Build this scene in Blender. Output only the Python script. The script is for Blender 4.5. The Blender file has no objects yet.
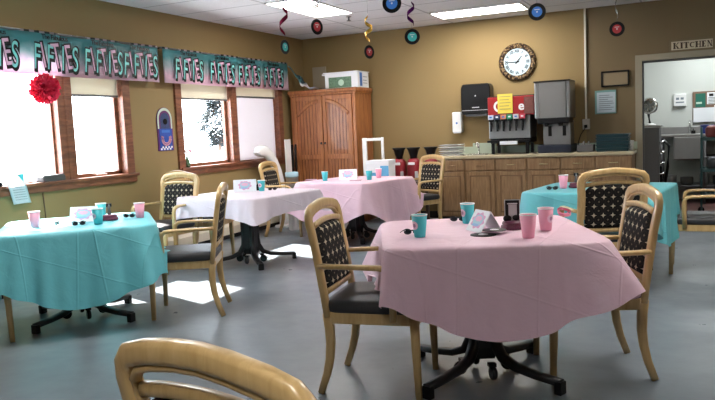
import bpy, bmesh, math, random
from mathutils import Vector, Matrix
random.seed(7)
SC = bpy.context.scene
COL = SC.collection
PI = math.pi
def rad(a): return a * PI / 180

# ------------------------------------------------------------------ camera
CAM = (5.4386, -9.7209, 1.3088); F_PX = 709.94; YAW, PITCH, ROLL = .4431, .0973, -.0456
cd = bpy.data.cameras.new('camera'); cam = bpy.data.objects.new('camera', cd); COL.objects.link(cam)
cd.sensor_width = 36; cd.lens = F_PX / 715 * 36; cd.clip_start = .05; cd.clip_end = 300
_f = Vector((-math.sin(YAW) * math.cos(PITCH), math.cos(YAW) * math.cos(PITCH), -math.sin(PITCH)))
_r = Vector((math.cos(YAW), math.sin(YAW), 0)); _u = _r.cross(_f)
_r2 = math.cos(ROLL) * _r + math.sin(ROLL) * _u; _u2 = -math.sin(ROLL) * _r + math.cos(ROLL) * _u
M4 = Matrix.Identity(4)
for i in range(3):
    M4[i][0] = _r2[i]; M4[i][1] = _u2[i]; M4[i][2] = -_f[i]; M4[i][3] = CAM[i]
cam.matrix_world = M4
SC.camera = cam

# ------------------------------------------------------------------ light and exposure
w = bpy.data.worlds.new('daylight'); SC.world = w; w.use_nodes = True
bgn = w.node_tree.nodes['Background']; bgn.inputs[0].default_value = (.80, .90, 1, 1); bgn.inputs[1].default_value = 6.5
sd = bpy.data.lights.new('sun', 'SUN'); sd.energy = 24; sd.angle = rad(.8); sd.color = (1, .95, .88)
sun = bpy.data.objects.new('sun', sd); COL.objects.link(sun)
sun.rotation_euler = Vector((-1, .35, .9)).to_track_quat('Z', 'Y').to_euler()
LAMP = 12.0
SC.view_settings.view_transform = 'Standard'; SC.view_settings.look = 'None'
SC.view_settings.exposure = 1.2; SC.view_settings.gamma = 1; SC.view_settings.use_curve_mapping = False
SC.cycles.max_bounces = 8; SC.cycles.diffuse_bounces = 5; SC.cycles.transparent_max_bounces = 12
SC.cycles.caustics_reflective = False; SC.cycles.caustics_refractive = False
SC.cycles.sample_clamp_indirect = 8
SC.cycles.use_denoising = True

# ------------------------------------------------------------------ materials
MATS = {}
def mat(name, col, rough=.5, metal=0, noise=0, nscale=20, bump=0, bscale=60, coat=0, emit=None, estr=0, trans=0, spec=.5, sheen=0, alpha=1):
    if name in MATS: return MATS[name]
    m = bpy.data.materials.new(name); m.use_nodes = True; nt = m.node_tree; b = nt.nodes['Principled BSDF']
    b.inputs['Base Color'].default_value = (*col, 1); b.inputs['Roughness'].default_value = rough; b.inputs['Metallic'].default_value = metal
    b.inputs['Coat Weight'].default_value = coat; b.inputs['Specular IOR Level'].default_value = spec
    b.inputs['Transmission Weight'].default_value = trans; b.inputs['Sheen Weight'].default_value = sheen; b.inputs['Alpha'].default_value = alpha
    if emit: b.inputs['Emission Color'].default_value = (*emit, 1); b.inputs['Emission Strength'].default_value = estr
    tc = nt.nodes.new('ShaderNodeTexCoord')
    if noise:
        n = nt.nodes.new('ShaderNodeTexNoise'); n.inputs['Scale'].default_value = nscale; n.inputs['Detail'].default_value = 5
        nt.links.new(tc.outputs['Object'], n.inputs['Vector'])
        mx = nt.nodes.new('ShaderNodeMix'); mx.data_type = 'RGBA'
        mx.inputs[6].default_value = (*[c * (1 - noise) for c in col], 1); mx.inputs[7].default_value = (*[min(1, c * (1 + noise)) for c in col], 1)
        nt.links.new(n.outputs['Fac'], mx.inputs[0]); nt.links.new(mx.outputs[2], b.inputs['Base Color'])
    if bump:
        n2 = nt.nodes.new('ShaderNodeTexNoise'); n2.inputs['Scale'].default_value = bscale; n2.inputs['Detail'].default_value = 3
        nt.links.new(tc.outputs['Object'], n2.inputs['Vector'])
        bp = nt.nodes.new('ShaderNodeBump'); bp.inputs['Strength'].default_value = bump; bp.inputs['Distance'].default_value = .01
        nt.links.new(n2.outputs['Fac'], bp.inputs['Height']); nt.links.new(bp.outputs[0], b.inputs['Normal'])
    MATS[name] = m; return m
class NB:
    """small node builder"""
    def __init__(s, m): s.nt = m.node_tree; s.b = s.nt.nodes['Principled BSDF']
    def n(s, t, **k):
        x = s.nt.nodes.new(t)
        for a, v in k.items(): setattr(x, a, v)
        return x
    def l(s, a, b): s.nt.links.new(a, b)
    def math(s, op, a, b=None, c=None):
        x = s.n('ShaderNodeMath', operation=op)
        for i, v in enumerate((a, b, c)):
            if v is None: continue
            if isinstance(v, (int, float)): x.inputs[i].default_value = v
            else: s.l(v, x.inputs[i])
        return x.outputs[0]
    def mix(s, f, a, b):
        x = s.n('ShaderNodeMix', data_type='RGBA')
        if isinstance(f, (int, float)): x.inputs[0].default_value = f
        else: s.l(f, x.inputs[0])
        for i, v in ((6, a), (7, b)):
            if isinstance(v, tuple): x.inputs[i].default_value = (*v, 1)
            else: s.l(v, x.inputs[i])
        return x.outputs[2]
    def xyz(s, out='Object'):
        t = s.n('ShaderNodeTexCoord'); sp = s.n('ShaderNodeSeparateXYZ'); s.l(t.outputs[out], sp.inputs[0]); return sp.outputs, t.outputs[out]

def wood_mat(name, dark, light, scale=(3, 3, 30), rough=.4, coat=.2, plank=None, axis=0):
    m = mat(name, light, rough, coat=coat); q = NB(m); (o, vec) = q.xyz()
    mp = q.n('ShaderNodeMapping'); mp.inputs['Scale'].default_value = scale; q.l(vec, mp.inputs['Vector'])
    n = q.n('ShaderNodeTexNoise'); n.inputs['Scale'].default_value = 2.5; n.inputs['Detail'].default_value = 6; n.inputs['Distortion'].default_value = 1.2
    q.l(mp.outputs[0], n.inputs['Vector'])
    rp = q.n('ShaderNodeValToRGB'); rp.color_ramp.elements[0].position = .33; rp.color_ramp.elements[1].position = .68
    rp.color_ramp.elements[0].color = (*dark, 1); rp.color_ramp.elements[1].color = (*light, 1)
    q.l(n.outputs['Fac'], rp.inputs[0]); q.l(rp.outputs[0], q.b.inputs['Base Color']); return m

M = {}
M['beech'] = wood_mat('beech chair wood', (.49, .32, .13), (.59, .41, .19), (14, 14, 2), .33, .3)
M['pine'] = wood_mat('honey pine wood', (.22, .07, .022), (.44, .17, .055), (16, 16, 1.2), .42, .2)
M['pinegroove'] = mat('dark pine groove', (.11, .035, .012), .6)
M['oak'] = wood_mat('oak cabinet wood', (.21, .115, .05), (.34, .20, .095), (10, 10, 1.4), .45, .15)
M['trim'] = wood_mat('stained window wood', (.13, .045, .025), (.27, .10, .05), (10, 1.5, 10), .4, .3)
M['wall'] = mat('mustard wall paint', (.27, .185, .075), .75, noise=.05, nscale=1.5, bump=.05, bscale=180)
M['wall2'] = mat('darker olive brown wall', (.20, .14, .068), .75, noise=.05, nscale=1.5, bump=.05, bscale=180)
M['kwall'] = mat('pale green kitchen paint', (.58, .60, .57), .7)
M['cream'] = mat('cream enamel', (.66, .60, .48), .5)
M['doortrim'] = mat('taupe door frame enamel', (.36, .31, .22), .5)
M['white'] = mat('white plastic', (.8, .8, .8), .4)
M['paper'] = mat('white paper', (.82, .84, .88), .8)
M['black'] = mat('black plastic', (.006, .006, .007), .35, spec=.3)
M['blackmetal'] = mat('black powder coated metal', (.015, .015, .017), .4, metal=.2)
M['vinyl'] = mat('charcoal seat vinyl', (.028, .028, .032), .45, bump=.15, bscale=250)
M['steel'] = mat('brushed stainless steel', (.36, .36, .36), .35, metal=.9, noise=.08, nscale=8)
M['dsteel'] = mat('dull grey steel', (.13, .13, .135), .5, metal=.3)
M['chrome'] = mat('chrome', (.7, .7, .7), .15, metal=1)
M['teal'] = mat('teal paper cup', (.05, .46, .52), .45)
M['pink'] = mat('pink paper cup', (.80, .34, .46), .45)
M['rim'] = mat('cup rim white', (.85, .85, .85), .4)
M['sticker'] = mat('pink logo sticker', (.78, .55, .66), .5)
M['sticker2'] = mat('grey lilac sticker detail', (.35, .2, .32), .5)
M['red'] = mat('red gloss', (.34, .012, .015), .35)
M['darkred'] = mat('deep red enamel', (.26, .02, .03), .35)
M['navy'] = mat('navy plastic', (.01, .014, .03), .4)
M['tealdark'] = mat('dark teal plastic', (.007, .035, .045), .4)
M['blue'] = mat('blue print', (.04, .16, .5), .45)
M['purple'] = mat('purple print', (.14, .02, .12), .4)
M['gold'] = mat('gold foil', (.75, .5, .12), .25, metal=.9)
M['silver'] = mat('silver foil', (.8, .8, .8), .2, metal=.9)
M['maroonfoil'] = mat('maroon foil', (.25, .01, .05), .25, metal=.6)
M['purplefoil'] = mat('purple foil', (.16, .02, .2), .25, metal=.6)
M['pinkfoil'] = mat('pink foil', (.7, .1, .35), .3, metal=.4)
M['vinylrecord'] = mat('black record card', (.005, .005, .006), .45, spec=.2)
M['recred'] = mat('red record centre', (.6, .04, .05), .5)
M['recteal'] = mat('teal record centre', (.06, .5, .48), .5)
M['recblue'] = mat('blue record centre', (.04, .22, .72), .5)
M['counter'] = mat('beige laminate worktop', (.46, .38, .25), .4, noise=.15, nscale=90)
M['splash'] = mat('pale green laminate', (.42, .5, .40), .5)
M['yellow'] = mat('yellow note paper', (.85, .66, .1), .8)
M['green'] = mat('dark green board', (.01, .13, .09), .6)
M['leaf'] = mat('green foliage', (.08, .22, .05), .6, noise=.4)
M['petal'] = mat('white petals', (.85, .8, .8), .7)
M['blind'] = mat('cream roller blind', (.66, .60, .42), .8)
M['shade'] = mat('white window panel', (.72, .72, .74), .8)
M['pom'] = mat('red tissue paper', (.72, .02, .07), .8)
M['brownink'] = mat('brown ink', (.06, .03, .015), .6)

def trans_mat(name, col, t):
    m = bpy.data.materials.new(name); m.use_nodes = True; nt = m.node_tree; nt.nodes.clear()
    o = nt.nodes.new('ShaderNodeOutputMaterial'); a = nt.nodes.new('ShaderNodeBsdfDiffuse'); b = nt.nodes.new('ShaderNodeBsdfTranslucent'); mx = nt.nodes.new('ShaderNodeMixShader')
    a.inputs[0].default_value = (*col, 1); b.inputs[0].default_value = (*col, 1); mx.inputs[0].default_value = t
    nt.links.new(a.outputs[0], mx.inputs[1]); nt.links.new(b.outputs[0], mx.inputs[2]); nt.links.new(mx.outputs[0], o.inputs[0]); return m
M['blind'] = trans_mat('cream roller blind cloth', (.66, .62, .52), .16)
M['shade'] = trans_mat('white window panel cloth', (.74, .72, .76), .12)
def glass():
    m = bpy.data.materials.new('window glass'); m.use_nodes = True; nt = m.node_tree; nt.nodes.clear()
    o = nt.nodes.new('ShaderNodeOutputMaterial'); t = nt.nodes.new('ShaderNodeBsdfTransparent'); g = nt.nodes.new('ShaderNodeBsdfGlossy'); g.inputs['Roughness'].default_value = .02
    mx = nt.nodes.new('ShaderNodeMixShader'); mx.inputs[0].default_value = .06
    nt.links.new(t.outputs[0], mx.inputs[1]); nt.links.new(g.outputs[0], mx.inputs[2]); nt.links.new(mx.outputs[0], o.inputs[0]); return m
M['glass'] = glass()

def floor_mat():
    m = mat('grey blue sheet vinyl floor', (.13, .16, .17), .3, spec=.5); q = NB(m); (o, vec) = q.xyz()
    n = q.n('ShaderNodeTexNoise'); n.inputs['Scale'].default_value = 1.6; n.inputs['Detail'].default_value = 8; n.inputs['Roughness'].default_value = .65; n.inputs['Distortion'].default_value = .8
    q.l(vec, n.inputs['Vector'])
    c = q.mix(n.outputs['Fac'], (.095, .115, .135), (.21, .24, .27)); q.l(c, q.b.inputs['Base Color'])
    n2 = q.n('ShaderNodeTexNoise'); n2.inputs['Scale'].default_value = 5; n2.inputs['Detail'].default_value = 4; q.l(vec, n2.inputs['Vector'])
    q.l(q.math('MULTIPLY_ADD', n2.outputs['Fac'], .25, .2), q.b.inputs['Roughness'])
    bp = q.n('ShaderNodeBump'); bp.inputs['Strength'].default_value = .12; bp.inputs['Distance'].default_value = .02
    q.l(n2.outputs['Fac'], bp.inputs['Height']); q.l(bp.outputs[0], q.b.inputs['Normal']); return m
M['floor'] = floor_mat()
def ceil_mat():
    m = mat('white lay in ceiling tiles', (.7, .7, .7), .85); q = NB(m); (o, vec) = q.xyz()
    # T-bar grid: 0.61 m rows along y, 1.22 m joints along x
    fy = q.math('FRACT', q.math('DIVIDE', q.math('ADD', o[1], 100 * .61 + .5), .61))
    fx = q.math('FRACT', q.math('DIVIDE', q.math('ADD', o[0], 100 * 1.22 + .02), 1.22))
    ly = q.math('GREATER_THAN', q.math('ABSOLUTE', q.math('SUBTRACT', fy, .5)), .48)
    lx = q.math('GREATER_THAN', q.math('ABSOLUTE', q.math('SUBTRACT', fx, .5)), .49)
    g = q.math('MAXIMUM', lx, ly)
    n = q.n('ShaderNodeTexNoise'); n.inputs['Scale'].default_value = 60; q.l(vec, n.inputs['Vector'])
    base = q.mix(n.outputs['Fac'], (.64, .64, .66), (.78, .78, .80))
    q.l(q.mix(g, base, (.40, .40, .42)), q.b.inputs['Base Color'])
    bp = q.n('ShaderNodeBump'); bp.inputs['Strength'].default_value = .5; bp.inputs['Distance'].default_value = .004
    q.l(g, bp.inputs['Height']); q.l(bp.outputs[0], q.b.inputs['Normal']); return m
M['ceiling'] = ceil_mat()
def fabric_mat(name='black star upholstery', s=.066, leafy=False):
    m = mat(name, (.02, .02, .02), .85, spec=.15); q = NB(m); (o, vec) = q.xyz()
    u = q.math('SUBTRACT', q.math('FRACT', q.math('DIVIDE', q.math('ADD', o[1], 10 * s + (.5 * s)), s)), .5)
    v = q.math('SUBTRACT', q.math('FRACT', q.math('DIVIDE', o[2], s)), .5)
    au = q.math('ABSOLUTE', u); av = q.math('ABSOLUTE', v)
    st = q.math('LESS_THAN', q.math('ADD', q.math('SQRT', au), q.math('SQRT', av)), .62)
    u2 = q.math('SUBTRACT', .5, au); v2 = q.math('SUBTRACT', .5, av)
    st2 = q.math('LESS_THAN', q.math('ADD', q.math('SQRT', u2), q.math('SQRT', v2)), .42)
    sq = q.math('LESS_THAN', q.math('ABSOLUTE', q.math('SUBTRACT', q.math('ADD', q.math('POWER', u2, 2), q.math('POWER', v2, 2)), .11)), .012)
    n = q.n('ShaderNodeTexNoise'); n.inputs['Scale'].default_value = 40; q.l(vec, n.inputs['Vector'])
    base = q.mix(n.outputs['Fac'], (.004, .004, .005), (.022, .020, .020))
    c = q.mix(sq, base, (.035, .026, .022)); c = q.mix(st2, c, (.20, .16, .11)); c = q.mix(st, c, (.50, .43, .31))
    q.l(c, q.b.inputs['Base Color']); return m
M['star'] = fabric_mat()
M['starsmall'] = fabric_mat('black star upholstery small repeat', .058)
def leaf_mat():
    m = mat('dark leaf upholstery', (.02, .02, .02), .8); q = NB(m); (o, vec) = q.xyz()
    v = q.n('ShaderNodeTexVoronoi', feature='F1'); v.inputs['Scale'].default_value = 42; v.inputs['Randomness'].default_value = 1; q.l(vec, v.inputs['Vector'])
    sp = q.n('ShaderNodeSeparateColor'); q.l(v.outputs['Color'], sp.inputs[0])
    rp = q.n('ShaderNodeValToRGB'); rp.color_ramp.interpolation = 'CONSTANT'
    for e, (pos, col) in zip((rp.color_ramp.elements[0], rp.color_ramp.elements[1]), ((0, (.03, .02, .02)), (.5, (.09, .03, .03)))): e.position = pos; e.color = (*col, 1)
    for pos, col in ((.68, (.25, .24, .2)), (.8, (.02, .02, .02)), (.9, (.12, .13, .12))):
        e = rp.color_ramp.elements.new(pos); e.color = (*col, 1)
    q.l(sp.outputs[0], rp.inputs[0]); q.l(rp.outputs[0], q.b.inputs['Base Color']); return m
M['leafy'] = leaf_mat()
def cloth_mat(name, col, rough=.42, transl=.0):
    m = mat(name, col, rough, spec=.35); q = NB(m); (o, vec) = q.xyz()
    n = q.n('ShaderNodeTexNoise'); n.inputs['Scale'].default_value = 4.5; n.inputs['Detail'].default_value = 5; n.inputs['Distortion'].default_value = 1.5; q.l(vec, n.inputs['Vector'])
    # packing creases of a folded plastic cloth
    def crease(ax, s):
        f = q.math('ABSOLUTE', q.math('SUBTRACT', q.math('FRACT', q.math('DIVIDE', q.math('ADD', o[ax], 10 * s + .13), s)), .5))
        return q.math('SMOOTH_MAX', q.math('SUBTRACT', 1, q.math('MULTIPLY', f, 60)), 0, .3)
    h = q.math('ADD', q.math('MULTIPLY', n.outputs['Fac'], .9), q.math('MULTIPLY', q.math('ADD', crease(0, .34), crease(1, .34)), .4))
    dg = q.math('ADD', q.math('MULTIPLY', o[2], 1.0), q.math('MULTIPLY', q.math('ADD', o[0], o[1]), .28)); fd = q.math('ABSOLUTE', q.math('SUBTRACT', q.math('FRACT', q.math('DIVIDE', q.math('ADD', dg, 5.07), .31)), .5))
    h = q.math('ADD', h, q.math('MULTIPLY', q.math('SMOOTH_MAX', q.math('SUBTRACT', 1, q.math('MULTIPLY', fd, 45)), 0, .3), .3))
    bp = q.n('ShaderNodeBump'); bp.inputs['Strength'].default_value = .35; bp.inputs['Distance'].default_value = .03
    q.l(h, bp.inputs['Height']); q.l(bp.outputs[0], q.b.inputs['Normal'])
    t = q.n('ShaderNodeBsdfTranslucent'); t.inputs[0].default_value = (*col, 1); mx = q.n('ShaderNodeMixShader'); mx.inputs[0].default_value = .13
    out = q.nt.nodes['Material Output']; q.l(q.b.outputs[0], mx.inputs[1]); q.l(t.outputs[0], mx.inputs[2]); q.l(mx.outputs[0], out.inputs[0]); return m
M['clothpink'] = cloth_mat('pink plastic tablecloth', (.80, .55, .65))
M['clothpale'] = cloth_mat('pale pink plastic tablecloth', (.78, .68, .76))
M['clothteal'] = cloth_mat('teal plastic tablecloth', (.17, .58, .655))
def banner_mat():
    m = mat('teal to pink banner print', (.5, .5, .5), .4); q = NB(m); (o, vec) = q.xyz()
    z = q.math('DIVIDE', q.math('SUBTRACT', o[2], 1.94), .395)
    n = q.n('ShaderNodeTexNoise'); n.inputs['Scale'].default_value = 14; n.inputs['Detail'].default_value = 5; q.l(vec, n.inputs['Vector'])
    zz = q.math('ADD', z, q.math('MULTIPLY', q.math('SUBTRACT', n.outputs['Fac'], .5), .35))
    rp = q.n('ShaderNodeValToRGB')
    rp.color_ramp.elements[0].position = .22; rp.color_ramp.elements[0].color = (.80, .58, .68, 1)
    rp.color_ramp.elements[1].position = .75; rp.color_ramp.elements[1].color = (.09, .33, .36, 1)
    e = rp.color_ramp.elements.new(.5); e.color = (.42, .52, .54, 1)
    q.l(zz, rp.inputs[0])
    # checker strip on the top edge
    ch = q.math('GREATER_THAN', q.math('FRACT', q.math('DIVIDE', q.math('ADD', o[1], 100), .11)), .5)
    top = q.math('GREATER_THAN', z, .955)
    c = q.mix(top, rp.outputs[0], q.mix(ch, (.02, .02, .025), (.6, .5, .55))); q.l(c, q.b.inputs['Base Color']); return m
M['banner'] = banner_mat()
def tile_mat():
    m = mat('red brown quarry tile', (.13, .05, .04), .5); q = NB(m); (o, vec) = q.xyz()
    b = q.n('ShaderNodeTexBrick'); b.offset = 0; b.inputs['Scale'].default_value = 5; b.inputs['Color1'].default_value = (.14, .055, .045, 1); b.inputs['Color2'].default_value = (.11, .045, .04, 1); b.inputs['Mortar'].default_value = (.05, .04, .04, 1)
    b.inputs['Mortar Size'].default_value = .015; b.inputs['Row Height'].default_value = .5; b.inputs['Brick Width'].default_value = .5
    q.l(vec, b.inputs['Vector']); q.l(b.outputs[0], q.b.inputs['Base Color']); return m
M['quarry'] = tile_mat()
def bronze_mat():
    m = mat('bronze ornate clock frame', (.12, .07, .035), .45, metal=.4); q = NB(m); (o, vec) = q.xyz()
    v = q.n('ShaderNodeTexVoronoi'); v.inputs['Scale'].default_value = 38; q.l(vec, v.inputs['Vector'])
    q.l(q.mix(q.math('MULTIPLY', v.outputs['Distance'], 1.6), (.42, .28, .13), (.03, .015, .01)), q.b.inputs['Base Color'])
    bp = q.n('ShaderNodeBump'); bp.inputs['Distance'].default_value = .02; q.l(v.outputs['Distance'], bp.inputs['Height']); q.l(bp.outputs[0], q.b.inputs['Normal']); return m
M['bronze'] = bronze_mat()

# ------------------------------------------------------------------ mesh helpers
class MB:
    def __init__(s): s.bm = bmesh.new()
    def _merge(s, b2, mx=None):
        if mx is not None: bmesh.ops.transform(b2, matrix=mx, verts=b2.verts)
        vm = {}
        for v in b2.verts: vm[v] = s.bm.verts.new(v.co)
        for f in b2.faces:
            try: nf = s.bm.faces.new([vm[v] for v in f.verts]); nf.smooth = f.smooth
            except ValueError: pass
        b2.free(); return s
    def box(s, x0, x1, y0, y1, z0, z1, bev=.004, mx=None, seg=2):
        b = bmesh.new(); bmesh.ops.create_cube(b, size=1)
        x0, x1 = sorted((x0, x1)); y0, y1 = sorted((y0, y1)); z0, z1 = sorted((z0, z1))
        for v in b.verts: v.co = Vector(((x0 + x1) / 2 + v.co.x * (x1 - x0), (y0 + y1) / 2 + v.co.y * (y1 - y0), (z0 + z1) / 2 + v.co.z * (z1 - z0)))
        bev = min(bev, .45 * min(x1 - x0, y1 - y0, z1 - z0))
        if bev > 0: bmesh.ops.bevel(b, geom=b.edges[:], offset=bev, segments=seg, affect='EDGES', profile=.5)
        return s._merge(b, mx)
    def lathe(s, prof, n=24, c=(0, 0, 0), mx=None, cap=True, smooth=True):
        b = bmesh.new(); rings = []
        for r, z in prof:
            rings.append([b.verts.new((c[0] + max(r, 1e-5) * math.cos(2 * PI * i / n), c[1] + max(r, 1e-5) * math.sin(2 * PI * i / n), c[2] + z)) for i in range(n)])
        for a, d in zip(rings, rings[1:]):
            for i in range(n):
                f = b.faces.new((a[i], a[(i + 1) % n], d[(i + 1) % n], d[i])); f.smooth = smooth
        if cap: b.faces.new(list(reversed(rings[0]))); b.faces.new(rings[-1])
        return s._merge(b, mx)
    def sweep(s, pts, ws, hs, up=(0, 0, 1), n=10, p=3.2, closed=False, mx=None):
        """superellipse section (width along side, height along up) swept on a polyline"""
        b = bmesh.new(); P = [Vector(q) for q in pts]; L = len(P); rings = []
        if not hasattr(ws, '__len__'): ws = [ws] * L
        if not hasattr(hs, '__len__'): hs = [hs] * L
        for i in range(L):
            a = P[(i - 1) % L] if (closed or i > 0) else P[i]; c = P[(i + 1) % L] if (closed or i < L - 1) else P[i]
            t = (c - a).normalized(); upv = Vector(up[i] if hasattr(up[0], '__len__') else up)
            sd_ = t.cross(upv)
            if sd_.length < 1e-4: sd_ = t.cross(Vector((1, 0, 0)))
            sd_.normalize(); u2 = sd_.cross(t).normalized(); ring = []
            for k in range(n):
                th = 2 * PI * k / n + PI / n; cc, ss = math.cos(th), math.sin(th)
                x = math.copysign(abs(cc) ** (2 / p), cc); y = math.copysign(abs(ss) ** (2 / p), ss)
                ring.append(b.verts.new(P[i] + sd_ * x * ws[i] / 2 + u2 * y * hs[i] / 2))
            rings.append(ring)
        R = list(zip(rings, rings[1:])) + ([(rings[-1], rings[0])] if closed else [])
        for a, c in R:
            for k in range(n):
                f = b.faces.new((a[k], a[(k + 1) % n], c[(k + 1) % n], c[k])); f.smooth = True
        if not closed: b.faces.new(list(reversed(rings[0]))); b.faces.new(rings[-1])
        return s._merge(b, mx)
    def tube(s, pts, r, n=8, closed=False, mx=None):
        return s.sweep(pts, 2 * r, 2 * r, n=n, p=2, closed=closed, mx=mx)
    def prism(s, poly, d, mx=None, bev=0):
        """2D outline in XZ extruded along +Y by d"""
        b = bmesh.new(); a = [b.verts.new((x, 0, z)) for x, z in poly]; c = [b.verts.new((x, d, z)) for x, z in poly]; n = len(poly)
        b.faces.new(a); b.faces.new(list(reversed(c)))
        for i in range(n): b.faces.new((a[(i + 1) % n], a[i], c[i], c[(i + 1) % n]))
        bmesh.ops.recalc_face_normals(b, faces=b.faces[:])
        if bev: bmesh.ops.bevel(b, geom=b.edges[:], offset=bev, segments=1, affect='EDGES')
        return s._merge(b, mx)
    def grid(s, fn, nu, nv, smooth=True, closeu=False):
        V = [[s.bm.verts.new(fn(i / nu, j / nv)) for j in range(nv + 1)] for i in range(nu if closeu else nu + 1)]
        for i in range(nu):
            for j in range(nv):
                A, B = V[i], V[(i + 1) % len(V)]
                f = s.bm.faces.new((A[j], B[j], B[j + 1], A[j + 1])); f.smooth = smooth
        return s
    def build(s, name, m, parent=None, fix=True):
        if fix: bmesh.ops.recalc_face_normals(s.bm, faces=s.bm.faces[:])
        me = bpy.data.meshes.new(name); s.bm.to_mesh(me); s.bm.free(); me.materials.append(m)
        o = bpy.data.objects.new(name, me); COL.objects.link(o)
        if parent: o.parent = parent
        return o
def thing(name, label, cat, loc=(0, 0, 0), rz=0, group=None):
    o = bpy.data.objects.new(name, None); COL.objects.link(o); o.empty_display_size = .1
    o.location = loc; o.rotation_euler = (0, 0, rad(rz)); o['label'] = label; o['category'] = cat
    if group: o['group'] = group
    return o
def tag(o, label, cat, group=None):
    o['label'] = label; o['category'] = cat
    if group: o['group'] = group
    return o
def struct(name, mb, m, parent=None):
    o = mb.build(name, m, parent)
    if parent is None: o['kind'] = 'structure'
    return o
def kids(o): return [c for c in o.children]
def dup(root, loc, rz, label, group=None):
    def cp(o, par):
        c = o.copy(); COL.objects.link(c); c.parent = par
        for k in kids(o): cp(k, c)
        return c
    r = cp(root, None); r.location = loc; r.rotation_euler = (0, 0, rad(rz)); r['label'] = label
    if group: r['group'] = group
    return r
def text_mb(txt, size, depth=.001, mx=None, font_bold=0, sx=1, space=1.0):
    c = bpy.data.curves.new('t', 'FONT'); c.body = txt; c.size = size; c.extrude = depth; c.align_x = 'CENTER'; c.align_y = 'CENTER'; c.offset = font_bold; c.space_character = space
    o = bpy.data.objects.new('t', c); COL.objects.link(o); dg = bpy.context.evaluated_depsgraph_get(); dg.update()
    me = bpy.data.meshes.new_from_object(o.evaluated_get(dg)); b = bmesh.new(); b.from_mesh(me)
    bpy.data.objects.remove(o); bpy.data.curves.remove(c); bpy.data.meshes.remove(me)
    for v in b.verts: v.co.x *= sx
    mb = MB(); mb._merge(b, mx); return mb
# text planes: facing -Y (on the back wall), facing +X (on the left wall)
TX_BACK = Matrix.Rotation(PI / 2, 4, 'X')
TX_LEFT = Matrix.Rotation(PI / 2, 4, 'Z') @ Matrix.Rotation(PI / 2, 4, 'X')
def T(x, y, z): return Matrix.Translation((x, y, z))

# ------------------------------------------------------------------ room shell
XR, YF, H = 9.2, -12.6, 2.74
struct('floor', MB().box(-.15, XR, YF, .06, -.1, 0, 0), M['floor'])
struct('ceiling', MB().box(-.15, XR, YF, .15, H, H + .1, 0), M['ceiling'])
W1, W2 = (-5.85, -3.92), (-3.02, -.80); WZ0, WZ1 = .95, 2.12
mb = MB()
mb.box(-.15, 0, YF, .15, 0, WZ0, 0).box(-.15, 0, YF, .15, WZ1, H, 0)
mb.box(-.15, 0, YF, W1[0], WZ0, WZ1, 0).box(-.15, 0, W1[1], W2[0], WZ0, WZ1, 0).box(-.15, 0, W2[1], .15, WZ0, WZ1, 0)
struct('wall_left', mb, M['wall'])
DX0, DX1, DZ = 4.86, 5.84, 2.02
mb = MB().box(0, 4.185, 0, .12, 0, H, 0); struct('wall_back', mb, M['wall'])
mb = MB().box(4.185, DX0, 0, .12, 0, H, 0).box(DX0, DX1, 0, .12, DZ, H, 0).box(DX1, XR, 0, .12, 0, H, 0); struct('wall_back_kitchen_side', mb, M['wall2'])  # wall section right of the conduit has a darker base colour
struct('wall_right', MB().box(XR, XR + .12, YF, .12, 0, H, 0), M['wall'])
struct('wall_front', MB().box(-.15, XR + .12, YF - .12, YF, 0, H, 0), M['wall'])
# windows
def window(n, y0, y1, mull, panes):
    fr = MB()
    fr.box(-.02, .028, y0 - .03, y1 + .10, WZ0 - .075, WZ0 - .005)          # apron
    fr.box(-.13, .05, y0 - .06, y1 + .12, WZ0 - .012, WZ0 + .018)            # sill
    fr.box(-.12, .02, y0, y1, WZ1 - .05, WZ1)
    fr.box(-.12, .028, y0 - .08, y0 + .03, WZ0, WZ1 + .05).box(-.12, .028, y1 - .03, y1 + .08, WZ0, WZ1 + .05)
    fr.box(-.0, .028, y0 - .08, y1 + .08, WZ1 - .01, WZ1 + .07)
    o = struct(f'window_{n}', fr, M['trim'])
    for a, b in mull:
        MB().box(-.12, .018, a, b, WZ0 + .01, WZ1 - .04).box(-.03, .024, (a + b) / 2 - .012, (a + b) / 2 + .012, WZ0 + .01, WZ1 - .04).build('mullion', M['trim'], o)
    for a, b, kind in panes:
        s = MB(); t = .045 if kind != 'big' else .02
        s.box(-.10, -.055, a, a + t, WZ0 + .01, WZ1 - .05).box(-.10, -.055, b - t, b, WZ0 + .01, WZ1 - .05).box(-.10, -.055, a, b, WZ0 + .01, WZ0 + .01 + t).box(-.10, -.055, a, b, WZ1 - .05 - t, WZ1 - .05)
        s.build('sash', M['trim'], o)
        g = MB().box(-.084, -.078, a + t * .5, b - t * .5, WZ0 + .02, WZ1 - .06, 0).build('glass_pane', M['glass'], o)
    return o
w1 = window(1, *W1, [(-4.80, -4.62)], [(-5.82, -4.80, 'big'), (-4.62, -3.95, 'c')])
w2 = window(2, *W2, [(-2.0, -1.86)], [(-2.99, -2.0, 'c'), (-1.86, -.83, 'c')])
def blind(y0, y1, z, m, label, grp=None):
    t = thing('roller_blind', label, 'blind', (-.03, (y0 + y1) / 2, 2.08), group=grp)
    L = (y1 - y0) / 2 - .012; d = 2.08 - z
    MB().tube([(0, -L, -.02), (0, L, -.02)], .018).build('roller', M['cream'], t)
    MB().box(-.002, .001, -L, L, -d, -.01, 0).build('blind_cloth', m, t)
    MB().box(-.006, .006, -L, L, -d - .022, -d, .002).build('hem_bar', M['dsteel'], t)
blind(-4.62, -3.95, 1.79, M['blind'], 'cream roller blind over the narrow right pane of the near window')
blind(-2.99, -2.0, 1.79, M['blind'], 'cream roller blind, half glowing, over left pane of far window')
blind(-1.86, -.83, 1.84, M['blind'], 'darker cream roller blind above the white covered right pane of far window')
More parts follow.
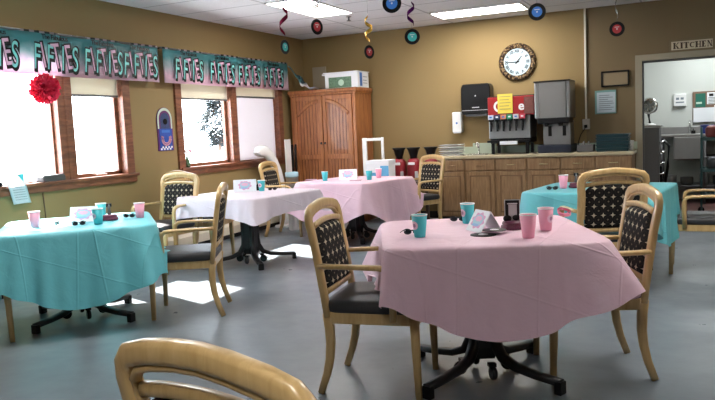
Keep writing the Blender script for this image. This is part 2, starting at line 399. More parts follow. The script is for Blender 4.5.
tag(MB().box(-.05, -.044, -1.85, -.86, WZ0 + .03, 1.86, 0).build('window_screen', M['shade']), 'white sheet covering the right pane of the far window', 'window screen')
for y in (-4.28,): tag(MB().tube([(-.03, y - .06, .985), (-.01, y, .99), (-.01, y + .06, .985)], .008).build('window_crank', M['white']), 'white window crank at the foot of the near window narrow pane', 'window crank')
# kitchen beyond the door
KY = 2.62
struct('floor_kitchen', MB().box(3.9, 8, .06, KY, -.1, 0, 0), M['quarry'])
struct('ceiling_kitchen', MB().box(3.9, 8, .15, KY, 2.6, 2.7, 0), M['ceiling'])
struct('wall_kitchen_back', MB().box(3.9, 8, KY, KY + .1, 0, 2.7, 0), M['kwall'])
struct('wall_kitchen_left', MB().box(4.3, 4.4, .12, KY, 0, 2.7, 0), M['kwall'])
struct('wall_kitchen_right', MB().box(7.6, 7.7, .12, KY, 0, 2.7, 0), M['kwall'])
mb = MB().box(DX0 - .075, DX0 + .005, -.025, .14, 0, DZ + .07, .003).box(DX1 - .005, DX1 + .075, -.025, .14, 0, DZ + .07, .003).box(DX0 - .0, DX1, -.025, .14, DZ - .005, DZ + .07, .003)
struct('door_1', mb, M['doortrim'])
MB().box(DX0 + .005, DX0 + .025, .03, .06, 0, DZ - .01, 0).box(DX0, DX1, .03, .06, DZ - .03, DZ - .005, 0).build('door_stop', M['dsteel'], bpy.data.objects['door_1'])
struct('baseboard_back', MB().box(1.6, 2.3, -.015, 0, 0, .1, .003), M['blackmetal'])
# outside
struct('floor_outside', MB().box(-60, -.16, -40, 60, -.45, -.4, 0), mat('snowy ground', (.75, .78, .82), .9))

def heater():
    t = thing('baseboard_heater', 'long cream baseboard heater along the foot of the window wall', 'heater', (0, -3.7, 0))
    L = 3.3
    MB().prism([(.005, .06), (.075, .06), (.085, .16), (.05, .21), (.005, .21)], 2 * L, mx=T(0, -L, 0)).build('heater_cover', M['cream'], t)
    MB().box(.005, .06, -L, L, 0.005, .06, .002).build('air_slot', M['black'], t)
heater()
# ------------------------------------------------------------------ ceiling lights
def troffer(x0, x1, y0, y1, label, z=H, e=None):
    t = thing('ceiling_light', label, 'ceiling light', ((x0 + x1) / 2, (y0 + y1) / 2, z), group='recessed ceiling lights')
    a, b = (x1 - x0) / 2, (y1 - y0) / 2; f = MB()
    for q in ((-a, a, -b, -b + .02), (-a, a, b - .02, b), (-a, -a + .02, -b, b), (a - .02, a, -b, b)): f.box(*q, -.012, -.001, .001)
    f.build('frame', M['white'], t)
    MB().box(-a + .02, a - .02, -b + .02, b - .02, -.008, -.002, 0).build('diffuser', mat('lit troffer diffuser', (.9, .9, .9), .6, emit=(1, .96, .9), estr=LAMP) if e is None else e, t)
troffer(1.20, 1.72, -2.95, -1.75, 'lit ceiling light above pink table near corner, left of the two in view')
troffer(2.43, 3.58, -1.04, -.50, 'lit ceiling light close to the back wall, to the left above the wall clock')
troffer(4.9, 5.5, -5.6, -4.4, 'lit ceiling light over the dining area out of view')
troffer(1.6, 2.2, -6.9, -5.7, 'lit ceiling light over the teal table by the near window')
troffer(7.2, 7.8, -5.2, -4.0, 'lit ceiling light toward the right wall')
troffer(5.0, 5.6, -10.6, -9.4, 'lit ceiling light behind the camera')
kl = mat('lit kitchen diffuser', (.9, .9, .9), .6, emit=(.95, 1, 1), estr=LAMP * .8)
troffer(5.4, 6.0, .9, 2.1, 'lit kitchen ceiling light beyond the doorway', 2.6, kl)

# ------------------------------------------------------------------ chairs
def arc(c, r, a0, a1, n, ax):
    out = []
    for i in range(n + 1):
        a = rad(a0 + (a1 - a0) * i / n); u, v = r * math.cos(a), r * math.sin(a)
        out.append((c[0] + (u if ax == 'xz' else 0), c[1] + (u if ax == 'yz' else 0), c[2] + v))
    return out
def backx(z):   # profile of the rear line of the chair
    if z < .42: return -.225 - .055 * ((.42 - z) / .42) ** 2 + .02 * math.sin(PI * z / .42)
    t = (z - .42) / .53; return -.225 - .065 * t - .02 * t * t
def make_chair(label, fabric='star'):
    t = thing('dining_chair', label, 'chair')
    B = M['beech']; yb = .222
    # crown: inverted U of both rear posts
    pts = [(backx(z), -yb, z) for z in (.40, .5, .6, .7, .77, .82)]
    top = [(-.226, .82), (-.229, .865), (-.223, .895), (-.202, .917), (-.15, .930), (-.07, .941), (0, .945)]
    cr = [(backx(z), y, z) for y, z in top]; cr = cr[1:] + [(p[0], -p[1], p[2]) for p in reversed(cr[:-1])]
    pts = pts + cr + [(backx(z), yb, z) for z in (.77, .7, .6, .5, .40)]
    MB().sweep(pts, .048, .036, up=(1, 0, 0), n=12, p=3.5).build('back_frame', B, t)
    inn = [(a_, b_ * .89, c_ - (.026 if c_ > .88 else .0)) for a_, b_, c_ in pts[2:-2]]
    MB().sweep(inn, .016, .024, up=(1, 0, 0), n=8, p=3).build('inner_bead', B, t)
    # lower arched slat above the upholstery
    sl = [(backx(.84) + .004, y, .845 + .018 * (1 - (y / .2) ** 2)) for y in [-.205 + .41 * i / 10 for i in range(11)]]
    MB().sweep(sl, .03, .026, up=(1, 0, 0), n=10).build('back_slat', B, t)
    lo = [(backx(.53), y, .515) for y in (-.21, 0, .21)]
    MB().sweep(lo, .034, .03, up=(1, 0, 0), n=10).build('back_rail', B, t)
    def pad(u, v):
        # closed pillow around front and back faces
        a = 2 * PI * u; yy = .192 * math.copysign(abs(math.cos(a)) ** .45, math.cos(a)); th = math.copysign(abs(math.sin(a)) ** .9, math.sin(a))
        z0 = .53; z1 = .830 + .018 * (1 - (yy / .2) ** 2) - .03 * max(0, (abs(yy) - .15) / .045) ** 2
        z = z0 + (z1 - z0) * v; e = min(1, (v * 14) ** .5 if v < .07 else 1, ((1 - v) * 14) ** .5 if v > .93 else 1)
        return Vector((backx(z) + .004 + .026 * th * max(e, .05), yy, z))
    MB().grid(pad, 40, 26, closeu=True).build('backrest', M[fabric], t)
    # seat frame and cushion
    MB().box(-.235, .225, -.235, -.205, .365, .425, .006).box(-.235, .225, .205, .235, .365, .425, .006).box(.20, .235, -.235, .235, .365, .425, .006).box(-.24, -.21, -.2, .2, .365, .425, .006).build('seat_frame', B, t)
    def cush(u, v):
        a = 2 * PI * u; c, s_ = math.cos(a), math.sin(a); k = .25
        x = .0 + .245 * math.copysign(abs(c) ** k, c); y = .245 * math.copysign(abs(s_) ** k, s_)
        lev = [(0.0, .0), (.97, .0), (1.0, .014), (1.0, .038), (.965, .055), (.75, .064), (.4, .068), (0.0, .069)]
        f = v * 7; i = min(int(f), 6); q = f - i; r = lev[i][0] * (1 - q) + lev[i + 1][0] * q; z = lev[i][1] * (1 - q) + lev[i + 1][1] * q
        return Vector((.0 + x * r, y * r, .422 + z))
    MB().grid(cush, 40, 14, closeu=True).build('seat', M['vinyl'], t)
    for s in (-1, 1):
        rear = [(backx(z), s * (.222 - .006 * (1 - z / .42)), z) for z in (.415, .34, .26, .18, .1, 0.004)]
        MB().sweep(rear, [.034] * 6, [.05, .05, .048, .044, .04, .036], up=(1, 0, 0), n=10, p=4).build('leg', B, t)
        MB().sweep([(.215, s * .222, .425), (.217, s * .222, .3), (.224, s * .221, .004)], [.036, .036, .028], [.05, .044, .032], up=(1, 0, 0), n=10, p=4).build('leg', B, t)
        # arm: from rear post forward, rounded, down to the side rail
        a = [(backx(.655) + .01, s * .235, .655), (-.18, s * .252, .655), (-.05, s * .268, .657), (.06, s * .272, .655), (.098, s * .272, .648), (.118, s * .27, .63), (.124, s * .268, .60), (.122, s * .26, .5), (.118, s * .25, .39)]
        ups = [(0, 0, 1)] * 4 + [(.4, 0, 1), (1, 0, 1), (1, 0, .2), (1, 0, 0), (1, 0, 0)]
        MB().sweep(a, [.044, .048, .05, .048, .042, .038, .034, .032, .03], [.024, .024, .024, .026, .028, .03, .032, .036, .036], up=ups, n=10, p=3).build('arm', B, t)
    return t
G = None
CH = [
 ('A', 3.99, -6.425, 8.5, 'dining chair at the left side of the nearest pink table, below its teal cup'),
 ('B', 4.93, -5.895, 202, 'dining chair at the right side of the nearest pink table'),
 ('C', 1.98, -5.49, 209, 'dining chair right of the near window teal table, black seat in full view'),
 ('H', 4.82, -4.14, 112, 'dining chair with its star patterned back to us in front of the far teal table'),
 ('I', 5.50, -3.14, 180, 'dining chair cut off by the right edge of the photo, near the kitchen doorway'),
 ('E', .63, -4.17, 268, 'dining chair below the far window facing the near window table, left of the pale table'),
 ('K', .64, -3.53, 8, 'dining chair tucked under the pale middle table, half hidden behind another chair back'),
 ('F', .72, -1.80, 6, 'dining chair at the left end of the back pink table, beside the white arched stand'),
 ('G', 2.30, -1.44, 237, 'dining chair at the right of the back pink table, in front of the red dispensers'),
 ('J', 1.0, -6.56, 52, 'dining chair mostly out of frame left of the near teal table'),
]
proto = make_chair(CH[0][4]); protoS = make_chair('x', 'starsmall'); protoL = make_chair('x', 'leafy')
CHP = []
fp = {'star': proto, 'starsmall': protoS, 'leafy': protoL}; used = set()
def place_chair(x, y, rz, label, kind='star'):
    if 'right edge' not in label: CHP.append((x, y, rad(rz)))
    if kind not in used:
        used.add(kind); o = fp[kind]; o.location = (x, y, 0); o.rotation_euler = (0, 0, rad(rz)); o['label'] = label; o['group'] = 'dining chairs around the tables'; return o
    return dup(fp[kind], (x, y, 0), rz, label, 'dining chairs around the tables')
for k, x, y, rz, lb in CH: place_chair(x, y, rz, lb, 'starsmall' if k in 'EFGK' else 'star')
place_chair(4.757, -8.491, 78, 'dining chair nearest the camera, only its curved top rail and leafy back in view', 'leafy')

# ------------------------------------------------------------------ tables and cloths
def superell(th, h, p=9): c, s = abs(math.cos(th)), abs(math.sin(th)); return h / ((c ** p + s ** p) ** (1 / p))
def make_table(x, y, rz, z, base, brz, label):
    t = thing('pedestal_table', label, 'table', (base[0], base[1], 0), brz, 'pedestal tables under cloths')
    bx, by = x - base[0], y - base[1]; a = rad(-brz); lx, ly = bx * math.cos(a) - by * math.sin(a), bx * math.sin(a) + by * math.cos(a)
    mx = T(lx, ly, 0) @ Matrix.Rotation(rad(rz - brz), 4, 'Z')
    b = bmesh.new(); n = 64; hh = .515
    ring = []
    for zz in (z - .038, z - .004):
        ring.append([b.verts.new((superell(2 * PI * i / n, hh, 14) * math.cos(2 * PI * i / n), superell(2 * PI * i / n, hh, 14) * math.sin(2 * PI * i / n), zz)) for i in range(n)])
    for i in range(n): b.faces.new((ring[0][i], ring[0][(i + 1) % n], ring[1][(i + 1) % n], ring[1][i]))
    b.faces.new(ring[1]); b.faces.new(list(reversed(ring[0])))
    m = MB(); m._merge(b, mx); m.build('table_top', M['oak'], t)
    MB().lathe([(.07, .10), (.095, .16), (.098, z - .06), (.2, z - .05), (.2, z - .038)], 4, smooth=False, mx=Matrix.Rotation(PI / 4, 4, 'Z') @ Matrix.Scale(1.0, 4)).build('column', M['blackmetal'], t)
    for k in range(4):
        R = Matrix.Rotation(rad(45 + 90 * k), 4, 'Z')
        MB().sweep([(.055, 0, .42), (.06, 0, .30), (.075, 0, .19), (.12, 0, .115), (.2, 0, .082), (.32, 0, .066), (.455, 0, .058)], [.05] * 7, [.06, .06, .055, .048, .04, .036, .034], up=(0, 0, 1), n=10, p=5, mx=R).build('foot', M['blackmetal'], t)
        MB().box(.43, .468, -.026, .026, 0.002, .066, .004, mx=R).build('foot_glide', M['black'], t)
    for k in range(4):
        R = Matrix.Rotation(rad(90 * k + 12), 4, 'Z')
        MB().lathe([(.03, -.014), (.036, -.008), (.036, .008), (.03, .014)], 16, mx=R @ T(.13, 0, .05) @ Matrix.Rotation(PI / 2, 4, 'X')).box(.10, .135, -.02, .02, .08, .10, .003, mx=R).build('caster', M['black'], t)
    return t
def hash1(a): return math.sin(a * 12.9898) * 43758.5453 % 1
def cloth(x, y, rz, z, R, m, label, grp, flare=(4, 26), half=.525, cf=None, NA=260, seed=1, square=None, amp=.02, offs=(0, 0)):
    rnd = random.Random(seed); ph = [rnd.uniform(0, 6.28) for _ in range(8)]
    b = MB(); ca, sa = math.cos(rad(rz)), math.sin(rad(rz)); rows = 34
    def fn(u, v):
        th = 2 * PI * u; rho = superell(th, half, 11)
        if square is None:
            dx, dy = offs; d = math.cos(th) * dx + math.sin(th) * dy; RR = d + math.sqrt(max(0, R * R - (dx * dx + dy * dy) + d * d))
        else: RR = superell(th, square, 16)
        L = max(.04, RR - rho)
        corner = abs(math.sin(2 * th)) ** 3.0
        ntop = 8
        vi = v * rows
        # outward direction: blend of side normal and radial
        c, s = math.cos(th), math.sin(th); p = 11
        nx, ny = math.copysign(abs(c) ** (p - 1), c), math.copysign(abs(s) ** (p - 1), s); nl = math.hypot(nx, ny); nx /= nl; ny /= nl
        ox, oy = c * corner + nx * (1 - corner), s * corner + ny * (1 - corner); ol = math.hypot(ox, oy); ox /= ol; oy /= ol
        if vi <= ntop:
            r = rho * (vi / ntop); lx, ly, lz = c * r, s * r, 0.0
            lz += .0012 * math.sin(9 * lx + ph[0]) * math.sin(11 * ly + ph[1]) * min(1, (rho - r) * 8)
        else:
            t = (vi - ntop) / (rows - ntop); e = t * L
            fc = flare[1] if cf is None else cf[int(th // (PI / 2)) % 4]
            al = rad(flare[0] + (fc - flare[0]) * corner)
            br = .013; bend = min(1, e / br)
            al_e = al if e > br else al
            h = math.sin(al_e) * e + br * (1 - math.exp(-e / br)) * .55
            dz = math.cos(al_e) * max(0, e - br * (1 - math.exp(-e / br)) * .6)
            k = t * min(1, L / .35)
            wv = amp * k * (math.sin(th * 9 + ph[2] + .8 * math.sin(th * 3 + ph[3])) * .6 + .5 * math.sin(th * 17 + ph[4]) + .25 * math.sin(th * 31 + ph[5]) * (1 + corner))
            wv *= (.55 + 1.5 * corner)
            # pleat either side of each corner
            dd = ((th + PI / 4) % (PI / 2)) - PI / 2 * .5  # distance to mid side in radians shifted
            q = abs(((th) % (PI / 2)) - PI / 4)
            wv += -.045 * k * math.exp(-((q - .30) / .09) ** 2)
            lx, ly, lz = c * rho + ox * (h + wv), s * rho + oy * (h + wv), -dz
        wx, wy, wz = x + ca * lx - sa * ly, y + sa * lx + ca * ly, z + lz + .001
        for cx, cy, cr in CHP:
            ddx, ddy = wx - cx, wy - cy
            if abs(ddx) > .6 or abs(ddy) > .6: continue
            q1 = ddx * math.cos(cr) + ddy * math.sin(cr); q2 = -ddx * math.sin(cr) + ddy * math.cos(cr)
            if -.26 < q1 < .265 and abs(q2) < .27 and wz < .508: wz = .508
            if q1 < -.18 and q1 > -.36 and abs(q2) < .26 and wz > .5: q1n = -.18; wx += (q1n - q1) * math.cos(cr); wy += (q1n - q1) * math.sin(cr)
        return Vector((wx - x, wy - y, wz - z))
    b.grid(fn, NA, rows, closeu=True); bmesh.ops.remove_doubles(b.bm, verts=b.bm.verts[:], dist=.0004)
    o = b.build('tablecloth', m); o.location = (x, y, z); tag(o, label, 'tablecloth', grp)
    return o
TB = {
 1: (4.435, -6.10, 23.5, .758), 2: (1.325, -5.885, 45, .722), 3: (1.34, -3.65, -9, .722), 4: (1.75, -2.0, -12, .722), 5: (4.745, -3.50, -8, .742)}
make_table(*TB[1], (4.445, -6.165), 23.5, 'black pedestal table nearest the camera under a pink cloth, feet in view')
make_table(*TB[2], (1.30, -5.87), 45, 'black pedestal table under the teal cloth by the near window')
make_table(*TB[3], (1.325, -3.66), 0, 'black pedestal table in the middle under the short pale cloth')
make_table(*TB[4], (1.75, -2.0), -12, 'pedestal table under the pink cloth in front of the pine wardrobe')
make_table(*TB[5], (4.745, -3.50), -8, 'pedestal table under the far teal cloth near the kitchen')
cloth(*TB[1], .965, M['clothpink'], 'pink plastic tablecloth on the nearest table, hem low in front', 'plastic tablecloths', seed=3, flare=(5, 30), cf=(24, 32, 8, 36), amp=.011)
cloth(*TB[2], 1.06, M['clothteal'], 'teal plastic tablecloth on the table by the near window', 'plastic tablecloths', seed=5, flare=(4, 16))
cloth(*TB[3], 1, M['clothpale'], 'short pale pink tablecloth on the middle table between the windows', 'plastic tablecloths', seed=8, square=.72, flare=(6, 16), half=.54)
cloth(*TB[4], 1.07, M['clothpink'], 'pink plastic tablecloth on the table in front of the pine wardrobe', 'plastic tablecloths', seed=11, flare=(4, 26), half=.53)
cloth(*TB[5], 1.0, M['clothteal'], 'teal plastic tablecloth on the far table near the kitchen doorway', 'plastic tablecloths', seed=14, flare=(1, 8))

# ------------------------------------------------------------------ pine wardrobe
def wardrobe():
    t = thing('pine_wardrobe', 'honey pine two door wardrobe standing in the corner', 'wardrobe', (.63, -.62, 0))
    W_, D = .525, .55; P = M['pine']
    MB().box(-W_, W_, .02, D, .08, 1.84, .004).build('carcass', P, t)
    MB().box(-W_ - .03, W_ + .03, -.03, D + .0, 1.87, 1.92, .01).box(-W_ - .015, W_ + .015, -.012, D, 1.84, 1.875, .006).build('cornice', P, t)
    MB().box(-W_ - .02, W_ + .02, -.015, D, 0, .09, .006).build('plinth', P, t)
    MB().box(W_ - .05, W_, -.004, .02, .09, 1.84, .004).build('pilaster', P, t); MB().box(-W_, -W_ + .04, -.004, .02, .09, 1.84, .004).build('pilaster', P, t)
    for s in (-1, 1):
        x0, x1 = (-W_ + .045, -.006) if s < 0 else (.006, W_ - .055)
        d = MB()
        d.box(x0, x1, -.002, .018, .10, 1.83, 0)
        st = .055
        d.box(x0, x0 + st, -.016, 0, .10, 1.83, .003).box(x1 - st, x1, -.016, 0, .10, 1.83, .003)
        xc0, xc1 = x0 + st, x1 - st
        d.box(xc0, xc1, -.014, 0, .10, .2, .002).box(xc0, xc1, -.014, 0, .92, .99, .002).box(xc0, xc1, -.014, 0, 1.77, 1.83, .002)
        # quarter arch rail rising to the middle of the wardrobe
        hi, lo = 1.755, 1.56; A = []
        for i in range(13):
            u = i / 12; xx = xc0 + (xc1 - xc0) * u; q = u if s < 0 else 1 - u
            A.append((xx, -.008, lo + (hi - lo) * math.sin(q * PI / 2)))
        d.sweep(A, .02, .05, up=(0, 0, 1), n=8, p=5)
        door = d.build('door', P, t)
        g = MB(); n = 7
        for i in range(1, n):
            xx = xc0 + (xc1 - xc0) * i / n; g.box(xx - .005, xx + .005, -.0035, -.0015, .2, .92, 0).box(xx - .005, xx + .005, -.0035, -.0015, .99, 1.77, 0)
        g.build('plank_groove', M['pinegroove'], door)
        MB().lathe([(.006, 0), (.006, .012), (.015, .018), (.016, .026), (.01, .032)], 14, mx=T(-.03 if s < 0 else .03, -.014, 1.15) @ Matrix.Rotation(PI / 2, 4, 'X')).build('knob', M['blackmetal'], door)
wardrobe()
def carton():
    t = thing('decoration_carton', 'white printed carton on top of the pine wardrobe', 'box', (.90, -.50, 1.922), 0)
    MB().box(-.26, .26, -.02, .36, 0, .225, .004).build('carton', M['paper'], t)
    MB().box(-.30, -.255, -.035, .36, .195, .215, .002, mx=None).box(-.28, .27, -.045, .37, .222, .232, .002).build('lid', M['paper'], t)
    m = mat('green foliage print', (.12, .22, .14), .6, noise=.8, nscale=40)
    MB().box(-.20, .16, -.0235, -.0205, .01, .16, 0).build('picture', m, t)
    MB().lathe([(.045, 0), (.045, .002)], 20, mx=T(-.0, -.024, .08) @ Matrix.Rotation(PI / 2, 4, 'X')).build('picture_ornament', mat('pale green print', (.5, .68, .55), .5), t)
    MB().box(.2605, .2625, .05, .13, .02, .21, 0).build('blue_band', M['blue'], t)
    MB().box(.2605, .2625, .16, .30, .06, .07, 0).box(.2605, .2625, .16, .28, .1, .11, 0).box(.2605, .2625, .16, .30, .15, .16, 0).build('printed_text', mat('grey ink', (.3, .33, .38), .6), t)
carton()
def drape():
    # crumpled end of the second banner with clear plastic lying on the wardrobe
    def fn(u, v):
        x = .10 + .62 * u ; yy = -.60 + .22 * v + .05 * math.sin(9 * u)
        z = 1.93 + .36 * (1 - u) ** 2.2 * (1 - .25 * v) + .018 * math.sin(23 * u + 5 * v) * (1 - .3 * u) + .014 * math.sin(31 * v + 9 * u)
        return Vector((x * .78 + .0, yy, max(z, 1.924)))
    m = mat('crumpled banner plastic', (.3, .3, .3), .35); q = NB(m); (o, vec) = q.xyz()
    n = q.n('ShaderNodeTexNoise'); n.inputs['Scale'].default_value = 9; n.inputs['Distortion'].default_value = 2; q.l(vec, n.inputs['Vector'])
    rp = q.n('ShaderNodeValToRGB'); rp.color_ramp.elements[0].color = (.02, .03, .05, 1); rp.color_ramp.elements[0].position = .4; rp.color_ramp.elements[1].color = (.1, .3, .33, 1); rp.color_ramp.elements[1].position = .6
    q.l(n.outputs['Fac'], rp.inputs[0])
    f = q.math('GREATER_THAN', o[0], .27); q.l(q.mix(f, rp.outputs[0], (.6, .6, .64)), q.b.inputs['Base Color'])
    tag(MB().grid(fn, 40, 16).build('crumpled_banner', m), 'crumpled dark end of banner and clear plastic lying on the wardrobe', 'banner')
drape()
tag(MB().box(.17, .40, -.02, -.001, 1.98, 2.30, .003).build('wall_panel', mat('beige panel', (.33, .28, .2), .7)), 'plain beige panel fixed to the back wall above the wardrobe corner', 'panel')

# ------------------------------------------------------------------ counter with base cabinets
CX = [2.335, 2.714, 3.12, 3.53, 3.945, 4.36, 4.78]
for i in range(6):
    pos = ['at the left end of the counter', 'under the sink, second from the left end', 'below the drinks dispenser, third from the left end', 'below the ice machine, fourth from the left end', 'fifth from the left end, right of the ice machine', 'at the right end beside the kitchen doorway'][i]
    t = thing('base_cabinet', 'oak base cabinet with drawer ' + pos, 'cabinet', ((CX[i] + CX[i + 1]) / 2, -.6, 0), group='oak base cabinets')
    a = (CX[i + 1] - CX[i]) / 2
    MB().box(-a, a, 0, .58, .1, .872, 0).build('carcass', M['oak'], t)
    MB().box(-a, a, .06, .56, 0, .1, 0).build('toe_kick', M['blackmetal'], t)
    dr = MB().box(-a + .012, a - .012, -.02, -.001, .715, .855, .006).build('drawer', M['oak'], t)
    MB().tube([(-.05, -.02, .785), (-.045, -.042, .785), (.045, -.042, .785), (.05, -.02, .785)], .006).build('handle', M['oak'] if i < 2 else mat('brass pull', (.5, .4, .22), .3, metal=.7), dr)
    d = MB().box(-a + .012, a - .012, -.02, -.001, .115, .70, .004)
    d.box(-a + .075, a - .075, -.026, -.014, .18, .635, .012)
    fr = MB()
    do = d.build('door', M['oak'], t)
    fr.box(-a + .06, a - .06, -.0215, -.0195, .165, .65, 0).build('panel_recess', mat('shadowed oak groove', (.15, .075, .03), .6), do)
    hx = a - .035 if i % 2 == 0 else -a + .035
    MB().lathe([(.006, 0), (.013, .016), (.012, .022)], 12, mx=T(hx, -.02, .66) @ Matrix.Rotation(PI / 2, 4, 'X')).build('knob', M['oak'], do)
wt = thing('worktop', 'beige laminate worktop running over the oak cabinets', 'worktop', (3.56, -.33, .872))
MB().box(-1.245, 1.245, -.305, .325, 0, .042, .006).build('counter_slab', M['counter'], wt)
MB().box(-1.245, 1.245, .303, .328, .042, .14, .003).build('backsplash', M['splash'], wt)
CT = .915
def sink():
    t = thing('sink', 'small steel sink with faucet set in the worktop', 'sink', (2.825, -.36, CT))
    MB().box(-.17, .17, -.16, -.13, -.0, .008, .002).box(-.17, .17, .13, .16, 0, .008, .002).box(-.17, -.14, -.16, .16, 0, .008, .002).box(.14, .17, -.16, .16, 0, .008, .002).box(-.14, .14, -.13, .13, .001, .003, 0).build('basin', M['chrome'], t)
    MB().tube([(-.02, .12, 0), (-.02, .12, .12), (-.02, .1, .16), (-.02, .04, .165), (-.02, 0, .14)], .011).tube([(-.02, .12, .08), (-.07, .12, .14)], .008).build('faucet', M['chrome'], t)
sink()
tag(MB().box(2.68, 3.0, -.10, -.04, CT, 1.06, .004).build('splash_guard', M['splash']), 'pale green splash board behind the sink', 'splash board')
for i in range(6):
    t = MB().box(-.13, .13, -.12, .12, 0, .010, .004).box(-.145, .145, -.135, .135, .008, .014, .003).build('serving_tray', M['white'] if i % 2 == 0 else mat('grey tray', (.35, .36, .38), .5))
    t.location = (2.48, -.42, CT + .0145 * i * 1.85); t.rotation_euler = (0, 0, rad([0, 2, -1, 1, -2, 0][i]))
    tag(t, ['white tray at the bottom of the stack left of the sink', 'grey tray second from the bottom of the stack', 'white tray third from the bottom of the stack', 'grey tray third from the top of the stack', 'white tray second from the top of the stack', 'grey tray on top of the stack left of the sink'][i], 'tray', 'stacked serving trays')
def towel():
    t = thing('paper_towel_dispenser', 'black paper towel dispenser on the wall above the sink', 'dispenser', (2.765, 0, 1.46))
    b = MB(); b.prism([(-.205, .03), (-.19, 0), (.19, 0), (.205, .03), (.205, .36), (.18, .41), (-.18, .41), (-.205, .36)], .2, mx=T(0, -.202, 0), bev=.012)
    b.build('cover', M['black'], t)
    MB().box(-.15, .15, -.18, -.03, -.03, 0, .004).build('towel_slot', M['dsteel'], t)
    MB().box(-.19, .19, -.206, -.2, .05, .056, 0).box(-.05, .05, -.206, -.2, .085, .097, 0).prism([(-.012, .24), (.012, .24), (0, .262)], .003, mx=T(0, -.206, 0)).build('emblem', mat('light grey mark', (.5, .5, .52), .4), t)
towel()
def soap():
    t = thing('soap_dispenser', 'white soap dispenser on the wall left of the towel dispenser', 'dispenser', (2.46, 0, 1.22))
    MB().box(-.068, .068, -.10, -.002, 0, .285, .015).build('body', M['white'], t)
    MB().lathe([(.014, 0), (.014, .004)], 14, mx=T(0, -.1, .13) @ Matrix.Rotation(PI / 2, 4, 'X')).build('sight_hole', M['blue'], t)
    MB().box(-.05, .05, -.11, -.06, -.012, .012, .005).build('push_bar', mat('pale grey plastic', (.55, .56, .6), .4), t)
soap()
def soda():
    t = thing('drinks_dispenser', 'stainless drinks dispenser with red header and six nozzles', 'dispenser', (3.28, -.12, CT))
    MB().box(-.27, .27, -.34, .08, .2, .50, .008).build('body', M['steel'], t)
    MB().box(-.27, .27, -.28, .08, .14, .22, .004).build('skirt', M['black'], t)
    MB().box(-.28, .28, -.42, -.30, .155, .185, .006).build('drip_tray', M['black'], t)
    MB().box(-.11, .12, -.428, -.42, .125, .17, .002).build('white_label', M['paper'], t)
    h = MB().box(-.275, .325, -.36, .06, .50, .745, .008).build('header', M['red'], t)
    MB().box(-.28, .328, -.345, .065, .735, .755, .003).build('header_cap', M['black'], h)
    MB().box(.20, .32, -.364, -.358, .515, .73, 0).build('header_end_patch', mat('brown red patch', (.16, .05, .04), .5, noise=.5, nscale=50), h)  # darker mottled brown red patch on the right end of the header
    for tx, x, s in (('C', -.13, .20), ('e', .165, .16)):
        b = text_mb(tx, s, .002, T(x, -.362, .615) @ TX_BACK, .004); b.build('header_lettering', M['white'], h)
    tag(MB().box(3.14, 3.335, -.492, -.487, CT + .53, CT + .78, 0, ).build('yellow_notice', M['yellow']), 'yellow paper notice taped on the red dispenser header', 'notice')
    n = bpy.data.objects['yellow_notice']
    b = MB()
    for k in range(5): b.box(3.165, 3.31 - .02 * (k % 2), -.494, -.492, CT + .75 - .04 * k - .008, CT + .75 - .04 * k, 0)
    b.build('handwriting', mat('blue grey pen', (.35, .3, .12), .6), n)
    cols = [(.6, .65, .8), (.03, .05, .12), (.7, .25, .15), (.02, .3, .15), (.65, .6, .6), (.6, .06, .1)]
    for k, c in enumerate(cols):
        x = -.225 + .082 * k
        v = MB().box(x - .034, x + .034, -.40, -.34, .46, .50, .004).box(x - .03, x + .03, -.41, -.34, .43, .462, .004).lathe([(.013, .33), (.018, .36), (.018, .43)], 12, c=(x, -.385, 0)).box(x - .012, x + .012, -.41, -.395, .30, .38, .003).build('valve', M['black'], t)
        MB().box(x - .036, x + .036, -.416, -.40, .455, .515, .002).build('flavour_label', mat('flavour label %d' % k, c, .4), v)
        MB().box(x - .016, x + .016, -.418, -.416, .475, .495, 0).build('label_print', M['paper'] if k in (1, 3, 5) else M['blue'], v)
    for x in (-.23, .22):
        for y in (-.3, .02): MB().box(x - .02, x + .02, y - .02, y + .02, 0, .145, .003).build('leg', M['black'], t)
soda()
def ice():
    t = thing('ice_machine', 'tall grey ice and water machine on the worktop', 'ice machine', (3.85, -.12, CT))
    u = MB().box(-.17, .16, -.38, .08, .44, .895, .006).build('upper_cabinet', mat('grey plastic panel', (.2, .195, .19), .5), t)
    MB().box(-.235, -.17, -.372, .08, .44, .9, .012).build('side_trim', M['steel'], u); MB().box(.16, .205, -.372, .08, .44, .9, .012).build('side_trim', M['steel'], u)
    MB().box(-.24, .21, -.385, .085, .895, .912, .004).build('lid', M['black'], u)
    MB().box(-.20, .19, -.39, -.05, .37, .445, .015).build('dispense_head', M['black'], t)
    for x in (-.09, .08): MB().lathe([(.025, 0), (.035, .05)], 14, c=(x, -.33, .335)).build('chute', M['black'], t)
    MB().box(-.155, .185, -.24, .08, .1, .40, .006).build('lower_cabinet', M['steel'], t)
    for x in (-.07, .11): MB().box(x - .022, x + .022, -.244, -.238, .21, .34, .006).build('vent_slot', M['black'], t)
    MB().box(-.20, .215, -.40, .08, 0, .1, .008).build('drip_base', M['navy'], t)
ice()
def outlet():
    p = MB().box(-.012, .012, -.03, -.002, 1.30, H - .004, .004).build('conduit', mat('pale conduit paint', (.78, .74, .62), .5)); p.location = (4.185, 0, 0)
    tag(p, 'cream conduit running down the back wall to the outlet box', 'conduit')
    t = thing('outlet_box', 'white outlet box with black plug below the conduit', 'outlet', (4.185, 0, 1.19))
    MB().box(-.045, .045, -.045, -.001, 0, .135, .004).build('box', mat('off white plastic', (.5, .47, .4), .5), t)
    pl = MB().box(-.02, .02, -.085, -.045, .02, .06, .006).build('plug', M['black'], t)
    MB().tube([(0, -.08, .03), (-.03, -.09, -.02), (-.06, -.09, -.06), (-.09, -.06, -.14), (-.10, -.05, -.22)], .005).build('cord', M['black'], pl)
outlet()
